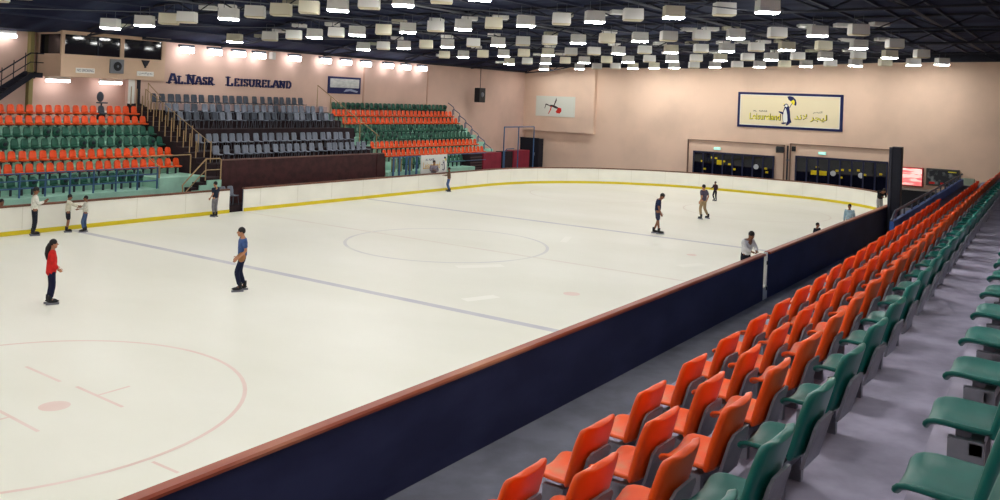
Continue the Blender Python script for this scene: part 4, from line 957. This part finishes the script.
person('person in a navy shirt and dark shorts looking down at the ice', (9.45, 7.5, 0), -2.65, 1.90, NVY, cloth('charcoal_shorts', (62, 66, 88)), SKIN_D, sleeve='short', leg='short', pose={'che': (0, .03, 1.34), 'nec': (0, .09, 1.47), 'hea': (0, .17, 1.59), 'look': (0, -0.55), 'shl': (-.18, .03, 1.41), 'shr': (.18, .03, 1.41), 'elr': (.22, .02, 1.13), 'wrr': (.22, .12, .9), 'ell': (-.22, .02, 1.13), 'wrl': (-.22, .12, .9), 'anl': (-.1, -.12, .14), 'anr': (.1, .08, .14)})
person('person in a grey purple shirt and khaki trousers striding on skates', (16.4, 7.98, 0), -PI / 2 + 1.2, 1.79, cloth('purple_grey_cloth', (88, 80, 98)), cloth('khaki', (164, 142, 108)), SKIN, sleeve='short', pose={'elr': (.3, -.05, 1.17), 'wrr': (.36, .1, .95), 'ell': (-.24, -.1, 1.15), 'wrl': (-.26, .0, .92), 'knr': (.2, .1, .53), 'anr': (.36, -.02, .14), 'knl': (-.12, .1, .52), 'anl': (-.2, -.05, .14)})
person('child in black with a red vest skating near the end board', (25.6, 10.76, 0), PI / 2 - 0.4, 1.22, cloth('black_red_cloth', (52, 34, 42)), cloth('black_cloth', (30, 30, 40)), SKIN_D, collar=RED_P, pose={'elr': (.32, .0, 1.2), 'wrr': (.46, .1, 1.1), 'ell': (-.3, .06, 1.2), 'wrl': (-.42, .16, 1.12), 'knr': (.12, .14, .53), 'anr': (.12, -.02, .14)})
LEAN = {'spi': (0, .04, 1.14), 'che': (0, .1, 1.32), 'nec': (0, .16, 1.45), 'hea': (0, .22, 1.59), 'shl': (-.185, .1, 1.39), 'shr': (.185, .1, 1.39), 'elr': (.24, .22, 1.17), 'wrr': (.10, .36, 1.1), 'ell': (-.24, .22, 1.15), 'wrl': (-.10, .36, 1.1), 'look': (0, -0.4)}
person('person in a white hoodie leaning on the near board beside the gap', (0.95, 0.52, 0), PI - 0.45, 1.86, cloth('white_hoodie', (224, 224, 228)), DK, SKIN_D, pose=LEAN)
person('person in dark clothes, only the head showing above near board', (9.35, 0.34, 0), PI - 0.4, 1.3, DK, DK, SKIN_D, pose={'look': (0.3, -0.1)})
person('person in a pale blue shirt showing above the near board', (15.4, 0.42, 0), PI / 2, 1.6, cloth('pale_blue_cloth', (160, 186, 202)), NVY, SKIN_D)
person('person in a black jacket with grey sleeves bending at the near corner', (26.6, 1.25, 0), PI - 0.7, 1.8, cloth('black_jacket', (30, 30, 36)), cloth('grey_marl', (150, 150, 154)), SKIN_D, pose=dict(LEAN, hea=(0, .36, 1.45), nec=(0, .3, 1.38), che=(0, .2, 1.28)))
person('person in a grey shirt standing behind far board before the banner', (15.75, 25.6, 0.0), PI - 0.6, 1.82, cloth('grey_violet_cloth', (138, 128, 140)), DK, SKIN_D, skates=False, pose={'elr': (.25, .1, 1.15), 'wrr': (.08, .22, 1.2), 'ell': (-.25, .1, 1.15), 'wrl': (-.08, .24, 1.15)})
person('person in dark clothes behind the far board at far left edge', (-11.0, 25.5, FZ), PI, 1.72, DK, DK, SKIN_D, skates=False)

# ------------------------------------------------------------------ camera, world, colour
cam_d = bpy.data.cameras.new('camera'); cam = bpy.data.objects.new('camera', cam_d); COL.objects.link(cam)
yaw, pit, rol, f, cy = 0.5955, 0.0078, 0.0397, 888.12, 91.40
Fv = Vector((math.cos(pit) * math.cos(yaw), math.cos(pit) * math.sin(yaw), math.sin(pit)))
Rv = Vector((math.sin(yaw), -math.cos(yaw), 0)); Uv = Rv.cross(Fv)
R2 = math.cos(rol) * Rv + math.sin(rol) * Uv; U2 = -math.sin(rol) * Rv + math.cos(rol) * Uv
M = Matrix((R2, U2, -Fv)).transposed().to_4x4(); M.translation = Vector((-28.575, -9.25, 5.934))
cam.matrix_world = M
cam_d.sensor_width = 36.0; cam_d.lens = f / 1000 * 36.0
cam_d.shift_x = 0.0; cam_d.shift_y = (cy - 250) / 1000.0
cam_d.clip_start = 0.05; cam_d.clip_end = 300
SC.camera = cam
w = bpy.data.worlds.new('world'); SC.world = w; w.use_nodes = True
w.node_tree.nodes['Background'].inputs[0].default_value = (0.5, 0.55, 0.65, 1); w.node_tree.nodes['Background'].inputs[1].default_value = 0.05
SC.view_settings.view_transform = 'Standard'; SC.view_settings.look = 'None'; SC.view_settings.gamma = 1.0; SC.view_settings.use_curve_mapping = False
SC.view_settings.exposure = -0.47
SC.cycles.use_denoising = True
SC.cycles.max_bounces = 8
